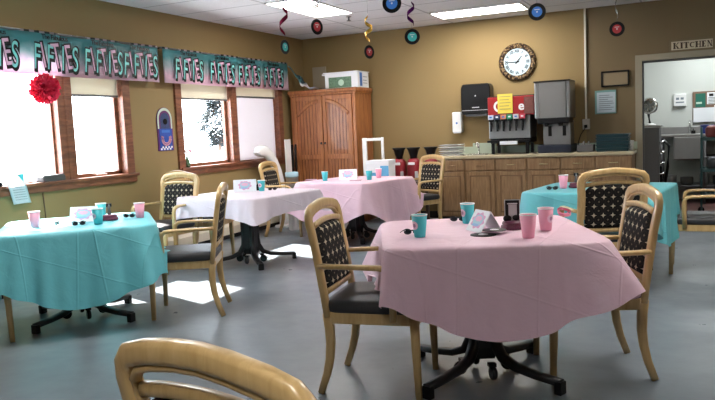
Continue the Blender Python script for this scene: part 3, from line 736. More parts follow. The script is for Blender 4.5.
def basket():
    t = thing('wire_basket', 'small grey mesh basket of bits under the outlet', 'basket', (4.22, -.35, CT))
    MB().box(-.10, .10, -.09, .09, 0, .008, .002).box(-.10, .10, -.09, -.083, 0, .085, .002).box(-.10, .10, .083, .09, 0, .085, .002).box(-.10, -.093, -.09, .09, 0, .085, .002).box(.093, .1, -.09, .09, 0, .085, .002).build('mesh_sides', M['dsteel'], t)
    b = MB()
    for i in range(7): b.box(-.07 + .02 * i, -.058 + .02 * i, -.05, .05, .02, .09 + .02 * (i % 3), .002)
    b.build('sachets', mat('pale sachets', (.45, .42, .4), .6), t)
basket()
for i in range(5):
    o = MB().box(-.185, .185, -.16, .16, 0, .036, .006).box(-.195, .195, -.17, .17, .028, .040, .003).build('food_bin', M['tealdark']); o.location = (4.55, -.36, CT + .0425 * i)
    tag(o, ['dark teal bin at the bottom of the stack right of the outlet', 'dark teal bin second from the bottom', 'dark teal bin in the middle of the stack', 'dark teal bin second from the top', 'dark teal bin on top of the stack'][i], 'bin', 'stacked teal bins')
def cupstack():
    t = MB().lathe([(.02, 0), (.028, .09), (.03, .12)], 16).build('paper_cone_stack', M['white']); t.location = (4.755, -.30, CT); tag(t, 'small pale cup stack at the right end of the worktop', 'cup stack')
cupstack()
# clock
def clock():
    t = thing('wall_clock', 'large round wall clock with mottled bronze frame above the drinks dispenser', 'clock', (3.305, 0, 2.13))
    R_ = Matrix.Rotation(PI / 2, 4, 'X')
    MB().lathe([(.178, .012), (.182, .04), (.20, .05), (.232, .045), (.25, .025), (.252, .001)], 56, mx=R_, cap=False).build('frame', M['bronze'], t)
    MB().lathe([(.182, .004), (.182, .03)], 48, mx=R_).build('face', mat('ivory dial', (.46, .56, .62), .6), t)
    nums = ['XII', 'I', 'II', 'III', 'IIII', 'V', 'VI', 'VII', 'VIII', 'IX', 'X', 'XI']; nb = MB()
    for i, s in enumerate(nums):
        a = -rad(30 * i); x, z = -.142 * math.sin(a), .142 * math.cos(a)
        b = text_mb(s, .052, .0006, T(x, -.0312, z) @ TX_BACK @ Matrix.Rotation(a, 4, 'Z'), .0025); b2 = b.bm.copy(); b.bm.free(); nb._merge(b2)
    nb.build('numerals', mat('slate dial ink', (.04, .07, .09), .5), t)
    def hand(ang, L, wd, nm):
        MB().prism([(-wd, -.03), (wd, -.03), (wd * .5, L), (-wd * .5, L)], .002, mx=T(0, -.035, 0) @ Matrix.Rotation(rad(ang), 4, 'Y')).build(nm, M['black'], t)
    hand(40, .10, .009, 'hour_hand'); hand(-90, .14, .006, 'minute_hand')
clock()
def frame():
    t = thing('picture_frame', 'thin black frame hung beside the kitchen doorway', 'picture frame', (4.545, 0, 1.82))
    a, b = .17, .1
    MB().box(-a, a, -.025, -.002, b - .02, b, .003).box(-a, a, -.025, -.002, -b, -b + .02, .003).box(-a, -a + .02, -.025, -.002, -b, b, .003).box(a - .02, a, -.025, -.002, -b, b, .003).build('moulding', M['black'], t)
    MB().box(-a + .02, a - .02, -.012, -.003, -b + .02, b - .02, 0).build('picture', mat('tan print', (.30, .225, .13), .6), t)
frame()
def notice():
    t = thing('wall_notice', 'printed notice in a teal edged sleeve below the black frame', 'notice', (4.425, 0, 1.53))
    MB().box(-.13, .13, -.012, -.002, -.15, .15, .002).build('sleeve', mat('teal sleeve edge', (.18, .36, .34), .4), t)
    MB().box(-.105, .12, -.0135, -.011, -.135, .125, 0).build('sheet', mat('pale blue paper', (.52, .60, .66), .6), t)
    b = MB()
    for k in range(8):
        z = .085 - .026 * k; b.box(-.08, [.05, .09, .03, .09, .1, .06, .1, .08][k], -.0145, -.0135, z - .004, z + .004, 0)
    b.build('printed_lines', mat('grey print', (.18, .22, .26), .6), t)
notice()
def ksign():
    t = thing('kitchen_sign', 'cream KITCHEN sign in a gold frame above the doorway', 'sign', (5.43, 0, 2.165))
    MB().box(-.255, .255, -.025, -.002, -.075, .075, .004).build('sign_frame', mat('dull gold frame', (.20, .145, .07), .5), t)
    MB().box(-.228, .228, -.028, -.024, -.05, .052, 0).build('sign_board', mat('cream sign board', (.66, .57, .40), .6), t)
    b = MB(); h_ = .074; tk = .021; th = .007; sr = .006; dz = -h_ / 2; y0, y1 = -.0296, -.028
    def st(x, w_=tk, s0=True): b.box(x - w_ / 2, x + w_ / 2, y0, y1, dz, dz + h_, 0).box(x - w_ / 2 - sr, x + w_ / 2 + sr, y0, y1, dz, dz + th, 0).box(x - w_ / 2 - sr, x + w_ / 2 + sr, y0, y1, dz + h_ - th, dz + h_, 0)
    def quad(P_): b.prism(P_, y1 - y0, mx=T(0, y0, 0))
    x = -.178; st(x - .014)                                                     # K
    quad([(x - .006, dz + .028), (x - .006, dz + .036), (x + .024, dz + h_), (x + .034, dz + h_)]); quad([(x + .002, dz + .036), (x + .012, dz + .042), (x + .040, dz), (x + .018, dz)])
    b.box(x + .012, x + .044, y0, y1, dz, dz + th, 0).box(x + .016, x + .040, y0, y1, dz + h_ - th, dz + h_, 0)
    st(-.112)                                                                    # I
    st(-.060); b.box(-.090, -.030, y0, y1, dz + h_ - th, dz + h_, 0).box(-.090, -.084, y0, y1, dz + h_ - .02, dz + h_, 0).box(-.036, -.030, y0, y1, dz + h_ - .02, dz + h_, 0)   # T
    C_ = [(.008 + .024 * math.cos(rad(a)), (y0 + y1) / 2, .0 + .028 * math.sin(rad(a))) for a in range(50, 311, 20)]
    b.sweep(C_, [.006, .007, .009, .011, .014, .016, .017, .017, .016, .014, .011, .009, .007, .006], .0015, up=(0, 1, 0), n=4, p=4)
    b.box(.022, .028, y0, y1, dz + h_ - .022, dz + h_ - .002, 0)                 # C
    st(.054); st(.092, .012); b.box(.054, .092, y0, y1, -.004, .003, 0)          # H
    st(.124); b.box(.124, .154, y0, y1, dz, dz + th, 0).box(.124, .154, y0, y1, dz + h_ - th, dz + h_, 0).box(.124, .144, y0, y1, -.003, .004, 0).box(.149, .154, y0, y1, dz, dz + .018, 0).box(.149, .154, y0, y1, dz + h_ - .018, dz + h_, 0)   # E
    st(.178, .007); st(.216, .007); quad([(.172, dz + h_), (.186, dz + h_), (.222, dz), (.208, dz)])   # N
    b.build('lettering', M['brownink'], t)
ksign()
# ------------------------------------------------------------------ things between wardrobe and counter
def sidetable():
    t = thing('low_side_table', 'dark low table behind the back pink table holding the red canisters', 'table', (1.775, -.54, 0))
    wn = mat('dark walnut top', (.05, .03, .02), .5)
    MB().box(-.55, .55, -.43, .43, .56, .60, .004).build('table_top', wn, t)
    for x in (-.51, .51):
        for y in (-.39, .39): MB().box(x - .02, x + .02, y - .02, y + .02, 0, .56, .003).build('leg', wn, t)
sidetable()
for i, (x, lb) in enumerate(((1.69, 'red beverage canister with black funnel top, next to the white box'), (1.905, 'red beverage canister with black funnel top, middle of the three'), (2.16, 'red beverage canister with black funnel top, next to the oak cabinets'))):
    t = thing('beverage_canister', lb, 'canister', (x, -.38, .601), group='red beverage canisters')
    MB().lathe([(.09, 0), (.098, .02), (.10, .20), (.09, .25), (.06, .285)], 24).build('canister', M['darkred'], t)
    MB().lathe([(.055, .28), (.05, .31), (.075, .40), (.10, .435), (.095, .44), (.04, .42)], 20).build('funnel', M['black'], t)
    MB().box(-.05, .05, -.108, -.098, .20, .235, .004).build('white_label', M['paper'], t)
    MB().box(.045, .085, -.10, -.07, .02, .11, .004).build('tap_plate', mat('pale grey plastic', (.5, .5, .5)), t)
t = thing('cardboard_box', 'white cardboard box with blue print beside the red canisters', 'box', (1.58, -.80, .601))
MB().box(-.165, .165, -.11, .12, 0, .29, .004).build('box', M['paper'], t)
MB().box(-.16, .0, -.1125, -.11, .05, .13, 0).build('blue_print', mat('sky blue print', (.12, .40, .68), .5), t)
MB().box(.04, .16, -.1125, -.11, .03, .22, 0).build('blue_print', mat('sky blue print', (.12, .40, .68), .5), t)
MB().box(-.17, .17, -.115, .125, .24, .295, .003).build('lid', M['paper'], t)
t = thing('white_stand_frame', 'white open frame standing beside the wardrobe behind the white box', 'frame', (1.395, -.60, .601))
MB().box(-.165, -.10, -.02, .02, 0, .60, .006).build('side_post', M['white'], t)
MB().box(.125, .155, -.02, .02, 0, .60, .006).build('side_post', M['white'], t)
MB().box(-.10, .125, -.018, .018, .555, .595, .004).build('top_bar', M['white'], t)
t = thing('white_shelf_panel', 'narrow white panel standing between the far window and the wardrobe', 'panel', (.20, -.90, 0), 0)
MB().box(-.012, .012, -.1, .04, 0, 1.23, .003).build('upright', M['white'], t)
for y in (.06, .15): MB().box(.0, .02, y, y + .04, 0, 1.15, .003).build('dark_strut', M['black'], t)
# white curved chair (moulded)
def arched_stand():
    t = thing('arched_white_stand', 'white arched plastic stand curving up in front of the far window', 'stand', (.20, -1.2, 0))
    P = [(-.52, 1.05), (-.50, 1.085), (-.43, 1.098), (-.33, 1.085), (-.22, 1.02), (-.12, .92), (-.04, .79), (.02, .62), (.05, .42), (.06, .2), (.06, .03)]
    MB().sweep([(0, y, z) for y, z in P], [.09] * 11, [.13, .15, .155, .155, .155, .155, .155, .155, .16, .17, .18], up=[(0, -1, .4)] + [(0, .1, 1), (0, .2, 1), (0, .5, 1), (0, .8, 1), (0, 1, 1), (0, 1, .6), (0, 1, .4), (0, 1, .2), (0, 1, 0), (0, 1, 0)], n=14, p=2.6).build('arched_arm', mat('glossy white plastic', (.88, .88, .88), .25), t)
    MB().box(-.07, .12, -.08, .2, .002, .04, .01).build('base', M['white'], t)
arched_stand()
t = thing('white_tub', 'white plastic tub with pale blue rim left of the wardrobe', 'tub', (.52, -1.40, 0))
MB().lathe([(.07, 0), (.075, .02), (.086, .72), (.088, .72)], 24).build('tub', M['white'], t)
MB().lathe([(.088, .72), (.092, .735), (.092, .78), (.085, .79)], 24).build('lid', mat('pale blue plastic', (.4, .62, .75), .4), t)

# ------------------------------------------------------------------ valance banners
def banner(y0, y1, words, label):
    t = thing('banner_valance', label, 'banner', (.10, y0, 0), group='printed paper banners over the windows')
    L = y1 - y0
    def wob(y): return .008 * math.sin(y * 9 + y0) + .005 * math.sin(y * 23)
    b = MB().grid(lambda u, v: Vector((wob(u * L) + .012 * (1 - v) * math.sin(u * L * 5), u * L, 1.94 + .395 * v)), 80, 6)
    bmesh.ops.solidify(b.bm, geom=b.bm.faces[:], thickness=.0015); b.build('banner_sheet', M['banner'], t)
    MB().tube([(-.012, -.02, 2.325), (-.012, L + .02, 2.325)], .012).build('rod', M['dsteel'], t)
    for yy in (.03, L / 2, L - .03): MB().box(-.1, -.0, yy - .01, yy + .01, 2.32, 2.34, .002).build('bracket', M['blackmetal'], t)
    bl, pk, tl, sc = MB(), MB(), MB(), MB()
    for wy in words:
        for k, ch in enumerate('FIFTIES'):
            cy = wy - y0 + (k - 3) * .073 + (.0 if k else 0)
            if cy < .03 or cy > L - .03: continue
            rot = Matrix.Rotation(rad(8 if k % 2 else -6), 4, 'X'); zc = 2.095 + (.012 if k % 2 else -.004)
            for tgt, dx, dy, dz, bold in ((bl, .018, .012, -.008, .024), (pk if k % 2 else tl, .024, 0, 0, .0)):
                q = text_mb(ch, .33, .001, T(dx, cy + dy, zc + dz) @ rot @ TX_LEFT @ Matrix.Diagonal((.50, 1, 1, 1)), bold)
                b2 = q.bm.copy(); q.bm.free(); tgt._merge(b2)
        cy = wy - y0
        if .25 < cy < L - .25:
            q = text_mb('The Fabulous', .062, .001, T(.022, cy, 2.285) @ TX_LEFT, .001, space=.9); b2 = q.bm.copy(); q.bm.free(); sc._merge(b2)
    for m_, mm in ((bl, M['black']), (pk, mat('banner pink ink', (.66, .38, .52), .5)), (tl, mat('banner teal ink', (.20, .60, .58), .5)), (sc, M['black'])): m_.build('lettering', mm, t)
banner(-6.6, -3.44, [-6.15, -5.53, -4.86, -4.27, -3.74], 'teal and pink FIFTIES banner across the top of the near window')
banner(-3.36, -.66, [-3.58, -2.93, -2.28, -1.68, -1.07], 'teal and pink FIFTIES banner across the top of the far window')

def pompom():
    t = thing('tissue_pompom', 'red tissue paper pompom hanging below the banner at the near window', 'pompom', (.17, -5.07, 1.81))
    b = MB(); rnd = random.Random(2)
    for k in range(520):
        v = Vector((rnd.gauss(0, 1), rnd.gauss(0, 1), rnd.gauss(0, 1))).normalized(); s = v.orthogonal().normalized(); s = Matrix.Rotation(rnd.uniform(0, 6.28), 3, v) @ s
        r = .132 * rnd.uniform(.85, 1.05); n_ = v.cross(s) * .01; w_ = rnd.uniform(.008, .016)
        P = [v * .004, v * r * .7 + s * w_, v * r + s * w_ * .6 + n_, v * r * 1.04 - n_, v * r - s * w_ * .6 + n_, v * r * .7 - s * w_]
        vs = [b.bm.verts.new(p) for p in P]; b.bm.faces.new(vs)
    b.build('tissue_petals', M['pom'], t); MB().tube([(-.01, 0, .10), (-.03, 0, .16)], .0015, 5).build('string', M['white'], t)
pompom()
def jukebox():
    t = thing('wall_cutout', 'blue and purple jukebox shaped cardboard cutout on the wall between the windows', 'wall decoration', (.004, -3.30, 1.18))
    def arch(w_, h, z0, n=14):
        return [(-w_, z0), (w_, z0)] + [(w_ * math.cos(PI * i / n), h - w_ + w_ * math.sin(PI * i / n)) for i in range(n + 1)]
    R_ = Matrix.Rotation(PI / 2, 4, 'Z')
    def lay(name, poly, d0, d, m, par=t): return MB().prism(poly, d, mx=T(d0 + d, 0, 0) @ R_).build(name, m, par)
    lay('backing', arch(.128, .49, 0), 0, .008, mat('purple card', (.12, .02, .14), .5))
    lay('arch_rim', arch(.122, .485, .25), .008, .002, mat('pale lime card', (.5, .62, .5), .5))
    lay('arch_inner', arch(.098, .455, .2), .010, .002, M['purple'])
    lay('dome', arch(.078, .43, .25), .012, .002, mat('slate blue print', (.03, .05, .13), .5, noise=.7, nscale=50))
    lay('body', [(-.105, .005), (.105, .005), (.105, .25), (-.105, .25)], .010, .003, mat('royal blue card', (.02, .07, .35), .5, noise=.5, nscale=30))
    b = MB()
    for r in (.055, .078): b.tube([(.016, r * math.sin(a) , .14 - r * math.cos(a) * 1.0) for a in [rad(-110 + 220 * i / 16) for i in range(17)]], .008, 6)
    b.build('neon_loop', mat('pink neon print', (.75, .35, .42), .5), t)
    b = MB()
    for i in range(8):
        for j in range(2):
            if (i + j) % 2 == 0: b.box(.013, .015, -.1 + .025 * i, -.075 + .025 * i, .01 + .02 * j, .03 + .02 * j, 0)
    b.build('checker_strip', M['white'], t)
    lay('title_strip', [(-.07, .205), (.07, .205), (.07, .235), (-.07, .235)], .013, .002, M['blue'])
    b = MB().lathe([(.034, 0), (.034, .003)], 20, mx=T(.014, 0, .33) @ Matrix.Rotation(PI / 2, 4, 'Y')); b.build('disc', M['vinylrecord'], t)
jukebox()
# sill things
t = thing('sill_tray', 'dark grey box on the sill of the near window beside the mullion', 'box', (.0, -4.93, WZ0 + .018))
MB().box(-.05, .045, -.13, .13, 0, .05, .006).build('body', mat('charcoal plastic', (.06, .055, .055), .5), t); MB().box(-.045, .04, -.12, .12, .05, .06, .003).build('lid', M['dsteel'], t)
def sheet():
    def fn(u, v):
        yy = -5.47 + .18 * v + .06 * u
        s = u * .30
        if s < .1: x, z = -.02 + s * .8, WZ0 + .12 - s * 1.0
        else: x, z = .06 + .006 * math.sin(8 * v), WZ0 + .02 - (s - .1) * .85
        return Vector((x, yy, z))
    b = MB().grid(fn, 20, 6); bmesh.ops.solidify(b.bm, geom=b.bm.faces[:], thickness=.001)
    o = b.build('paper_sheet', M['paper']); tag(o, 'white printed sheet hanging over the near window sill', 'paper')
    l = MB()
    for k in range(6): l.grid(lambda u, v, k=k: fn(.42 + .085 * k + .012 * v, .15 + .7 * u) + Vector((.0022, 0, .0005)), 6, 1)
    l.build('printed_lines', mat('grey print', (.3, .3, .35)), o)
sheet()
t = thing('desk_phone', 'black desk telephone on the sill at the left edge', 'telephone', (-.02, -5.60, WZ0 + .018), 0)
MB().prism([(-.07, 0), (.06, 0), (.06, .03), (-.07, .10)], .22, mx=T(0, -.1, 0), bev=.006).build('base', M['black'], t); MB().box(-.06, .02, -.09, -.04, .10, .13, .01).build('handset', M['black'], t)
b = MB().prism([(-.002, 0), (.002, 0), (.002, .09), (-.002, .09)], .07).build('teal_card', mat('bright teal card', (.03, .5, .6), .5)); b.location = (-.05, -5.26, WZ0 + .02); tag(b, 'small teal card standing on the near window sill behind the sheet', 'card')
def vase():
    t = thing('flower_vase', 'little green vase with white and pink flowers on the far window sill', 'vase', (.0, -2.93, WZ0 + .018))
    MB().lathe([(.028, 0), (.034, .03), (.03, .07), (.016, .10), (.018, .12)], 18).build('vase', mat('green glass', (.06, .12, .05), .2), t)
    b = MB(); rnd = random.Random(4)
    for k in range(8): b.tube([(0, 0, .1), (rnd.uniform(-.02, .02), rnd.uniform(-.06, .06), .16 + .03 * rnd.random())], .003, 5)
    b.build('stems', M['leaf'], t)
    for k in range(6):
        c = Vector((rnd.uniform(-.02, .02), -.07 + .026 * k, .165 + .03 * rnd.random()))
        MB().lathe([(.004, -.01), (.022, 0), (.024, .01), (.012, .018)], 8, c=c).build('flower', mat('pink petals', (.75, .3, .4), .7) if k == 4 else M['petal'], t)
    return t
vase()
c = MB().tube([(.012, -5.05, WZ0 - .08), (.012, -5.04, .6), (.014, -5.02, .22)], .006, 6).build('wall_cable', mat('brown cable', (.1, .06, .03), .6)); tag(c, 'thin brown cable running down the wall under the near window', 'cable')

# ------------------------------------------------------------------ hanging decorations
def record(x, y, z, r, face, m, swirl, label, twist=1.5, swr=.045):
    t = thing('hanging_record', label, 'hanging decoration', (x, y, z), face, 'hanging record decorations')
    R_ = Matrix.Rotation(PI / 2, 4, 'X')
    d = MB().lathe([(r, -.002), (r, .002)], 36, mx=R_).build('disc', M['vinylrecord'], t)
    MB().lathe([(r * .60, -.003), (r * .60, .003)], 28, mx=R_).build('centre_label', m, d)
    MB().lathe([(r * .10, -.0036), (r * .10, .0036)], 14, mx=R_).box(-r * .3, r * .3, -.0036, .0036, r * .22, r * .30, 0).build('centre_print', M['rim'], d)
    top = H - z
    MB().tube([(0, 0, r - .002), (0, 0, r + .05)], .0012, 5).tube([(0, 0, r + .05 + (top - r) * .55), (0, 0, top - .002)], .0012, 5).build('string', M['dsteel'], t)
    L0, L1 = r + .04, r + .05 + (top - r) * .6
    def fn(u, v):
        a = 2 * PI * twist * u; k = math.sin(PI * min(1, u * 1.1 + .05)) ** .6
        return Vector((swr * k * math.cos(a), swr * k * math.sin(a), L0 + (L1 - L0) * u + (v - .5) * .036 * (.3 + k)))
    b = MB().grid(fn, 48, 2); bmesh.ops.solidify(b.bm, geom=b.bm.faces[:], thickness=.0006); b.build('foil_swirl', swirl, t)
record(2.0, -3.9, 2.115, 0.066, 84, M['recteal'], M['maroonfoil'], 'teal centred record hanging on a maroon swirl, leftmost')
record(1.87, -3.0, 2.412, 0.081, 70, M['recred'], M['silver'], 'red centred record hanging on a silver swirl under the ceiling light', 1.2)
record(2.28, -2.6, 2.148, 0.072, 67, M['recred'], M['gold'], 'red centred record hanging on a gold swirl', 2)
record(3.13, -4.0, 2.37, 0.081, 15, M['recblue'], M['purplefoil'], 'blue centred record cut by the top edge, left of middle')
record(2.855, -2.8, 2.235, 0.078, 20, M['recteal'], M['purplefoil'], 'teal centred record hanging on a purple swirl', 1.4)
record(4.19, -3.2, 2.285, 0.076, 10, M['recblue'], M['maroonfoil'], 'blue centred record hanging left of the conduit')
record(4.706, -1.5, 2.266, 0.078, 5, M['recred'], M['silver'], 'red centred record hanging in front of the kitchen side wall', 1.0, .02)
t = thing('sprinkler_head', 'small brass sprinkler head in the ceiling near the corner', 'sprinkler', (1.53, -1.5, H))
MB().lathe([(.035, -.006), (.035, -.001)], 18).build('escutcheon', M['chrome'], t); MB().lathe([(.012, -.05), (.01, -.005)], 10).lathe([(.028, -.055), (.028, -.05)], 14).build('sprinkler', M['dsteel'], t)

# ------------------------------------------------------------------ table things
def cup(x, y, z, kind, label, rz=0):
    t = thing('paper_cup', label, 'cup', (x, y, z + .0015), rz, 'pink and teal paper cups')
    t.scale = (1.06,) * 3
    MB().lathe([(.0255, .0), (.0265, .002), (.0375, .105), (.036, .105), (.025, .006), (.0, .006)], 28).build('cup', M[kind], t)
    MB().lathe([(.0375, .103), (.0392, .105), (.0392, .1085), (.0365, .1085), (.0362, .103)], 28, cap=False).build('rim', M['rim'], t)
    def st(rr, off):
        def fn(u, v):
            a = 2 * PI * u; q = v * rr; zz = .058 + q * math.sin(a); ang = q * math.cos(a) / .033
            R_ = .0265 + (.011) * (zz / .105) + off
            return Vector((R_ * math.cos(ang), R_ * math.sin(ang), zz))
        return fn
    MB().grid(st(.021, .0006), 20, 3, closeu=True).build('sticker', M['sticker'], t)
    MB().grid(st(.010, .0010), 14, 2, closeu=True).build('sticker_print', M['sticker2'], t)
cup(4.171 + .02, -6.375, .758, 'teal', 'teal cup at the left front of the nearest pink table', -120)
cup(4.29, -5.86, .758, 'teal', 'teal cup behind the tent card on the nearest pink table', -130)
cup(4.725, -6.32, .758, 'pink', 'pink cup in front, right of the record stand on the nearest table', 40)
cup(4.76, -6.06, .758, 'pink', 'pink cup at the right rear of the nearest pink table', -30)
cup(1.17, -6.14, .722, 'pink', 'lilac pink cup at the left front of the near window table', 60)
cup(1.565, -5.93, .722, 'teal', 'teal cup in front of the card on the near window table', -100)
cup(1.27, -5.60, .722, 'teal', 'teal cup behind the card on the near window table', 60)
cup(1.62, -5.56, .722, 'pink', 'pink cup at the right rear of the near window table', 100)
cup(1.34, -3.42, .722, 'teal', 'teal cup beside the card on the pale middle table', -90)
cup(1.43, -2.16, .722, 'teal', 'teal cup left of the card on the back pink table', 120)
cup(1.98, -2.08, .722, 'teal', 'teal cup right of the card on the back pink table', 120)
cup(1.98, -1.80, .722, 'pink', 'pink cup at the rear right of the back pink table', 120)
cup(4.45, -3.56, .742, 'pink', 'pink cup on the far teal table', 90)
def tent(x, y, z, rz, label, w_=.17, h=.115, d=.07):
    t = thing('tent_card', label, 'card', (x, y, z + .002), rz, 'printed tent cards on the tables')
    b = MB().prism([(-d, 0), (-.0015, h), (.0015, h), (d, 0), (d - .003, 0), (0, h - .006), (-d + .003, 0)], w_, mx=T(0, -w_ / 2, 0)); b.build('folded_card', M['paper'], t)
    al = math.atan2(h, d); n_ = (-math.sin(al), math.cos(al))
    def face(cx, cy, rx, ry, off, m, nm, star=0):
        b = MB()
        def fn(u, v):
            a = 2 * PI * u; k = v * (1 + star * .12 * math.sin(8 * a)); p_ = (.5 + (cy + ry * k * math.sin(a))) ; yy = cx + rx * k * math.cos(a)
            return Vector((-d + d * p_ + n_[0] * off, yy, h * p_ + n_[1] * off))
        b.grid(fn, 40, 3, closeu=True, smooth=False).build(nm, m, t)
    face(0, .02, .066, .36, .0012, mat('pink card print', (.72, .38, .58), .5), 'printed_badge', 1)
    face(0, .02, .052, .27, .0018, mat('pale blue card print', (.38, .6, .72), .5), 'printed_oval')
    face(0, .10, .036, .13, .0024, mat('rose card print', (.8, .45, .6), .5), 'printed_centre', 1)
    face(.01, -.2, .04, .06, .0024, mat('blue card print', (.3, .5, .75), .5), 'printed_ribbon')
tent(4.452, -6.12, .758, 60, 'white tent card with pink print on the nearest table, seen end on')
bpy.data.objects['tent_card'].rotation_euler = (0, 0, rad(45)); bpy.data.objects['tent_card'].scale = (.92,) * 3
tent(1.30, -5.80, .722, 118, 'tent card with pink oval on the near window table', .20, .11, .05)
tent(1.16, -3.46, .722, 120, 'tent card with pink oval on the pale middle table', .24, .125, .05)
tent(1.63, -1.93, .722, 108, 'tent card with pink oval on the back pink table', .22, .12, .05)
def shades(x, y, z, rz, label, m='black'):
    t = thing('party_glasses', label, 'glasses', (x, y, z + .004), rz, 'black cat eye party glasses'); t.scale = (.72,) * 3
    for s in (-1, 1):
        b = MB(); P = [(s * .033 + .027 * math.cos(a) + .008 * s * max(0, math.sin(a)), 0, .022 + .018 * math.sin(a)) for a in [2 * PI * i / 18 for i in range(18)]]
        b.tube(P, .004, 6, closed=True).build('rim', M[m], t); MB().prism([(s * .033 + .024 * math.cos(2 * PI * i / 16), .022 + .015 * math.sin(2 * PI * i / 16)) for i in range(16)], .002).build('lens', mat('smoked lens', (.02, .02, .025), .15), t)
        MB().tube([(s * .063, 0, .034), (s * .062, .05, .02), (s * .058, .10, .004)], .003, 6).build('temple', M[m], t)
    MB().tube([(-.01, 0, .026), (0, 0, .03), (.01, 0, .026)], .004, 6).build('bridge', M[m], t)
shades(4.125, -6.31, .758, 40, 'black party glasses left of the front teal cup on the nearest table')
shades(4.215, -5.80, .758, 20, 'black party glasses behind, left of the tent card on the nearest table')
shades(1.47, -6.02, .722, 50, 'black party glasses left of the front teal cup on the near window table')
shades(1.53, -5.58, .722, 20, 'black party glasses beside the rear pink cup on the near window table')
shades(1.44, -3.37, .722, 30, 'black party glasses right of the teal cup on the pale middle table')
shades(4.385, -3.72, .742, 10, 'black party glasses left of the pink cup on the far teal table')
shades(1.27, -6.03, .722, 120, 'black party glasses just right of the front lilac cup')
def lprecord(x, y, z, label, r=.065):
    t = thing('mini_record', label, 'record', (x, y, z + .001)); MB().lathe([(r, .001), (r, .004)], 40).build('disc', M['vinylrecord'], t)
    MB().lathe([(r * .38, .0045), (r * .38, .005)], 24).build('centre_label', M['rim'], t); return t
lprecord(4.49, -6.27, .758, 'black record lying in front of the record stand, lower of the two')
o = lprecord(4.535, -6.225, .7765, 'black record lying partly on the other record by the stand', .06)
def centrepiece(x, y, z, rz, label, note=True):
    t = thing('table_centrepiece', label, 'centrepiece', (x, y, z + .002), rz, 'music themed centrepieces')
    MB().lathe([(.058, 0), (.062, .006), (.06, .018), (.052, .024), (.055, .03), (.05, .04), (.03, .043)], 28).build('base', mat('maroon glitter base', (.12, .02, .05), .4, noise=.6, nscale=150), t)
    if note:
        o = MB(); a, b_ = .036, .055
        o.box(-a, a, -.003, .003, .04 + 2 * b_ - .022, .04 + 2 * b_, .002).box(-a, -a + .016, -.003, .003, .04, .04 + 2 * b_, .002).box(a - .012, a, -.003, .003, .045, .04 + 2 * b_, .002)
        o.lathe([(.004, -.004), (.02, -.004), (.02, .004), (.004, .004)], 18, mx=T(-.026, 0, .055) @ Matrix.Rotation(PI / 2, 4, 'X') @ Matrix.Diagonal((1.1, .85, 1, 1)))
        o.lathe([(.004, -.004), (.017, -.004), (.017, .004), (.004, .004)], 18, mx=T(.018, 0, .058) @ Matrix.Rotation(PI / 2, 4, 'X') @ Matrix.Diagonal((1.1, .85, 1, 1)))
        o.build('music_note', M['black'], t)
        MB().box(-a - .004, a + .004, .0035, .005, .035, .044 + 2 * b_, .001).build('white_backing', mat('pale card', (.62, .6, .6), .6), t)
        MB().box(-.026, .026, -.0045, -.003, .13, .136, 0).build('note_highlight', M['rim'], t)
    else:
        MB().lathe([(.011, .04), (.014, .06), (.009, .085), (.013, .1), (.007, .12)], 12).build('figure', M['dsteel'], t)
        MB().box(-.02, .02, -.006, .006, .10, .125, .003).box(-.013, .013, -.007, .007, .045, .065, .003).build('figure_dark', M['black'], t)
centrepiece(4.585, -6.04, .758, 18, 'maroon centrepiece with black music note on the nearest table')
centrepiece(1.47, -5.72, .722, 50, 'maroon centrepiece with small black and silver figure on the near window table', False)
centrepiece(4.545, -3.50, .742, 20, 'dark centrepiece with silver figure on the far teal table', False)
o = MB().box(-.03, .03, -.02, .02, 0, .07, .005).build('small_speaker', M['black']); o.location = (1.27, -3.36, .7235); tag(o, 'small black box standing behind the teal cup on the middle table', 'box')
for x, y, z, lb in ((1.14, -1.99, .722, 'flat pinkish napkin at the left of the back pink table'), (1.84, -2.16, .722, 'flat grey pink napkin in front of the card on the back pink table')):
    o = MB().box(-.07, .07, -.05, .05, 0, .006, .002).build('paper_napkin', mat('mauve napkin', (.5, .32, .4), .7)); o.location = (x, y, z + .002); o.rotation_euler = (0, 0, .3); tag(o, lb, 'napkin')
def ribbon():
    b = MB(); rnd = random.Random(9)
    for k in range(5):
        c = Vector((rnd.uniform(-.03, .03), rnd.uniform(-.02, .02), .02)); ph = rnd.uniform(0, 6)
        b.grid(lambda u, v: c + Vector((.022 * math.cos(5 * u + ph) + .02 * u, .02 * math.sin(6 * u + ph), .016 * math.sin(4 * u + ph) + (v - .5) * .014)), 18, 2)
    bmesh.ops.solidify(b.bm, geom=b.bm.faces[:], thickness=.001)
    o = b.build('curled_ribbon', mat('pink ribbon', (.8, .3, .42), .4)); o.location = (4.775, -5.70, .79); tag(o, 'curled pink ribbon at the rear right of the nearest pink table', 'ribbon')
ribbon()

# ------------------------------------------------------------------ kitchen things
def dishtable():
    t = thing('dish_table', 'stainless sink table along the kitchen far wall', 'kitchen table', (5.9, 2.2, 0))
    MB().box(-.92, 1.2, -.35, .38, 1.0, 1.03, .005).box(-.92, 1.2, .34, .40, 1.03, 1.14, .004).build('table_top', M['steel'], t)
    MB().box(-.72, -.33, -.36, .3, .66, 1.0, .015).build('sink_bowl', M['steel'], t)
    MB().box(-.3, 1.2, -.33, .33, .68, .70, .004).build('shelf', M['dsteel'], t)
    MB().box(-.9, 1.2, -.3, .33, .25, .27, .004).build('under_shelf', M['dsteel'], t)
    for x in (-.88, -.3, 1.1):
        for y in (-.3, .3): MB().tube([(x, y, .003), (x, y, 1.0)], .02).build('leg', M['dsteel'], t)
    MB().tube([(-.50, .30, 1.03), (-.50, .30, 1.2), (-.50, .10, 1.22), (-.5, .08, 1.16)], .014).build('tap', M['chrome'], t)
dishtable()
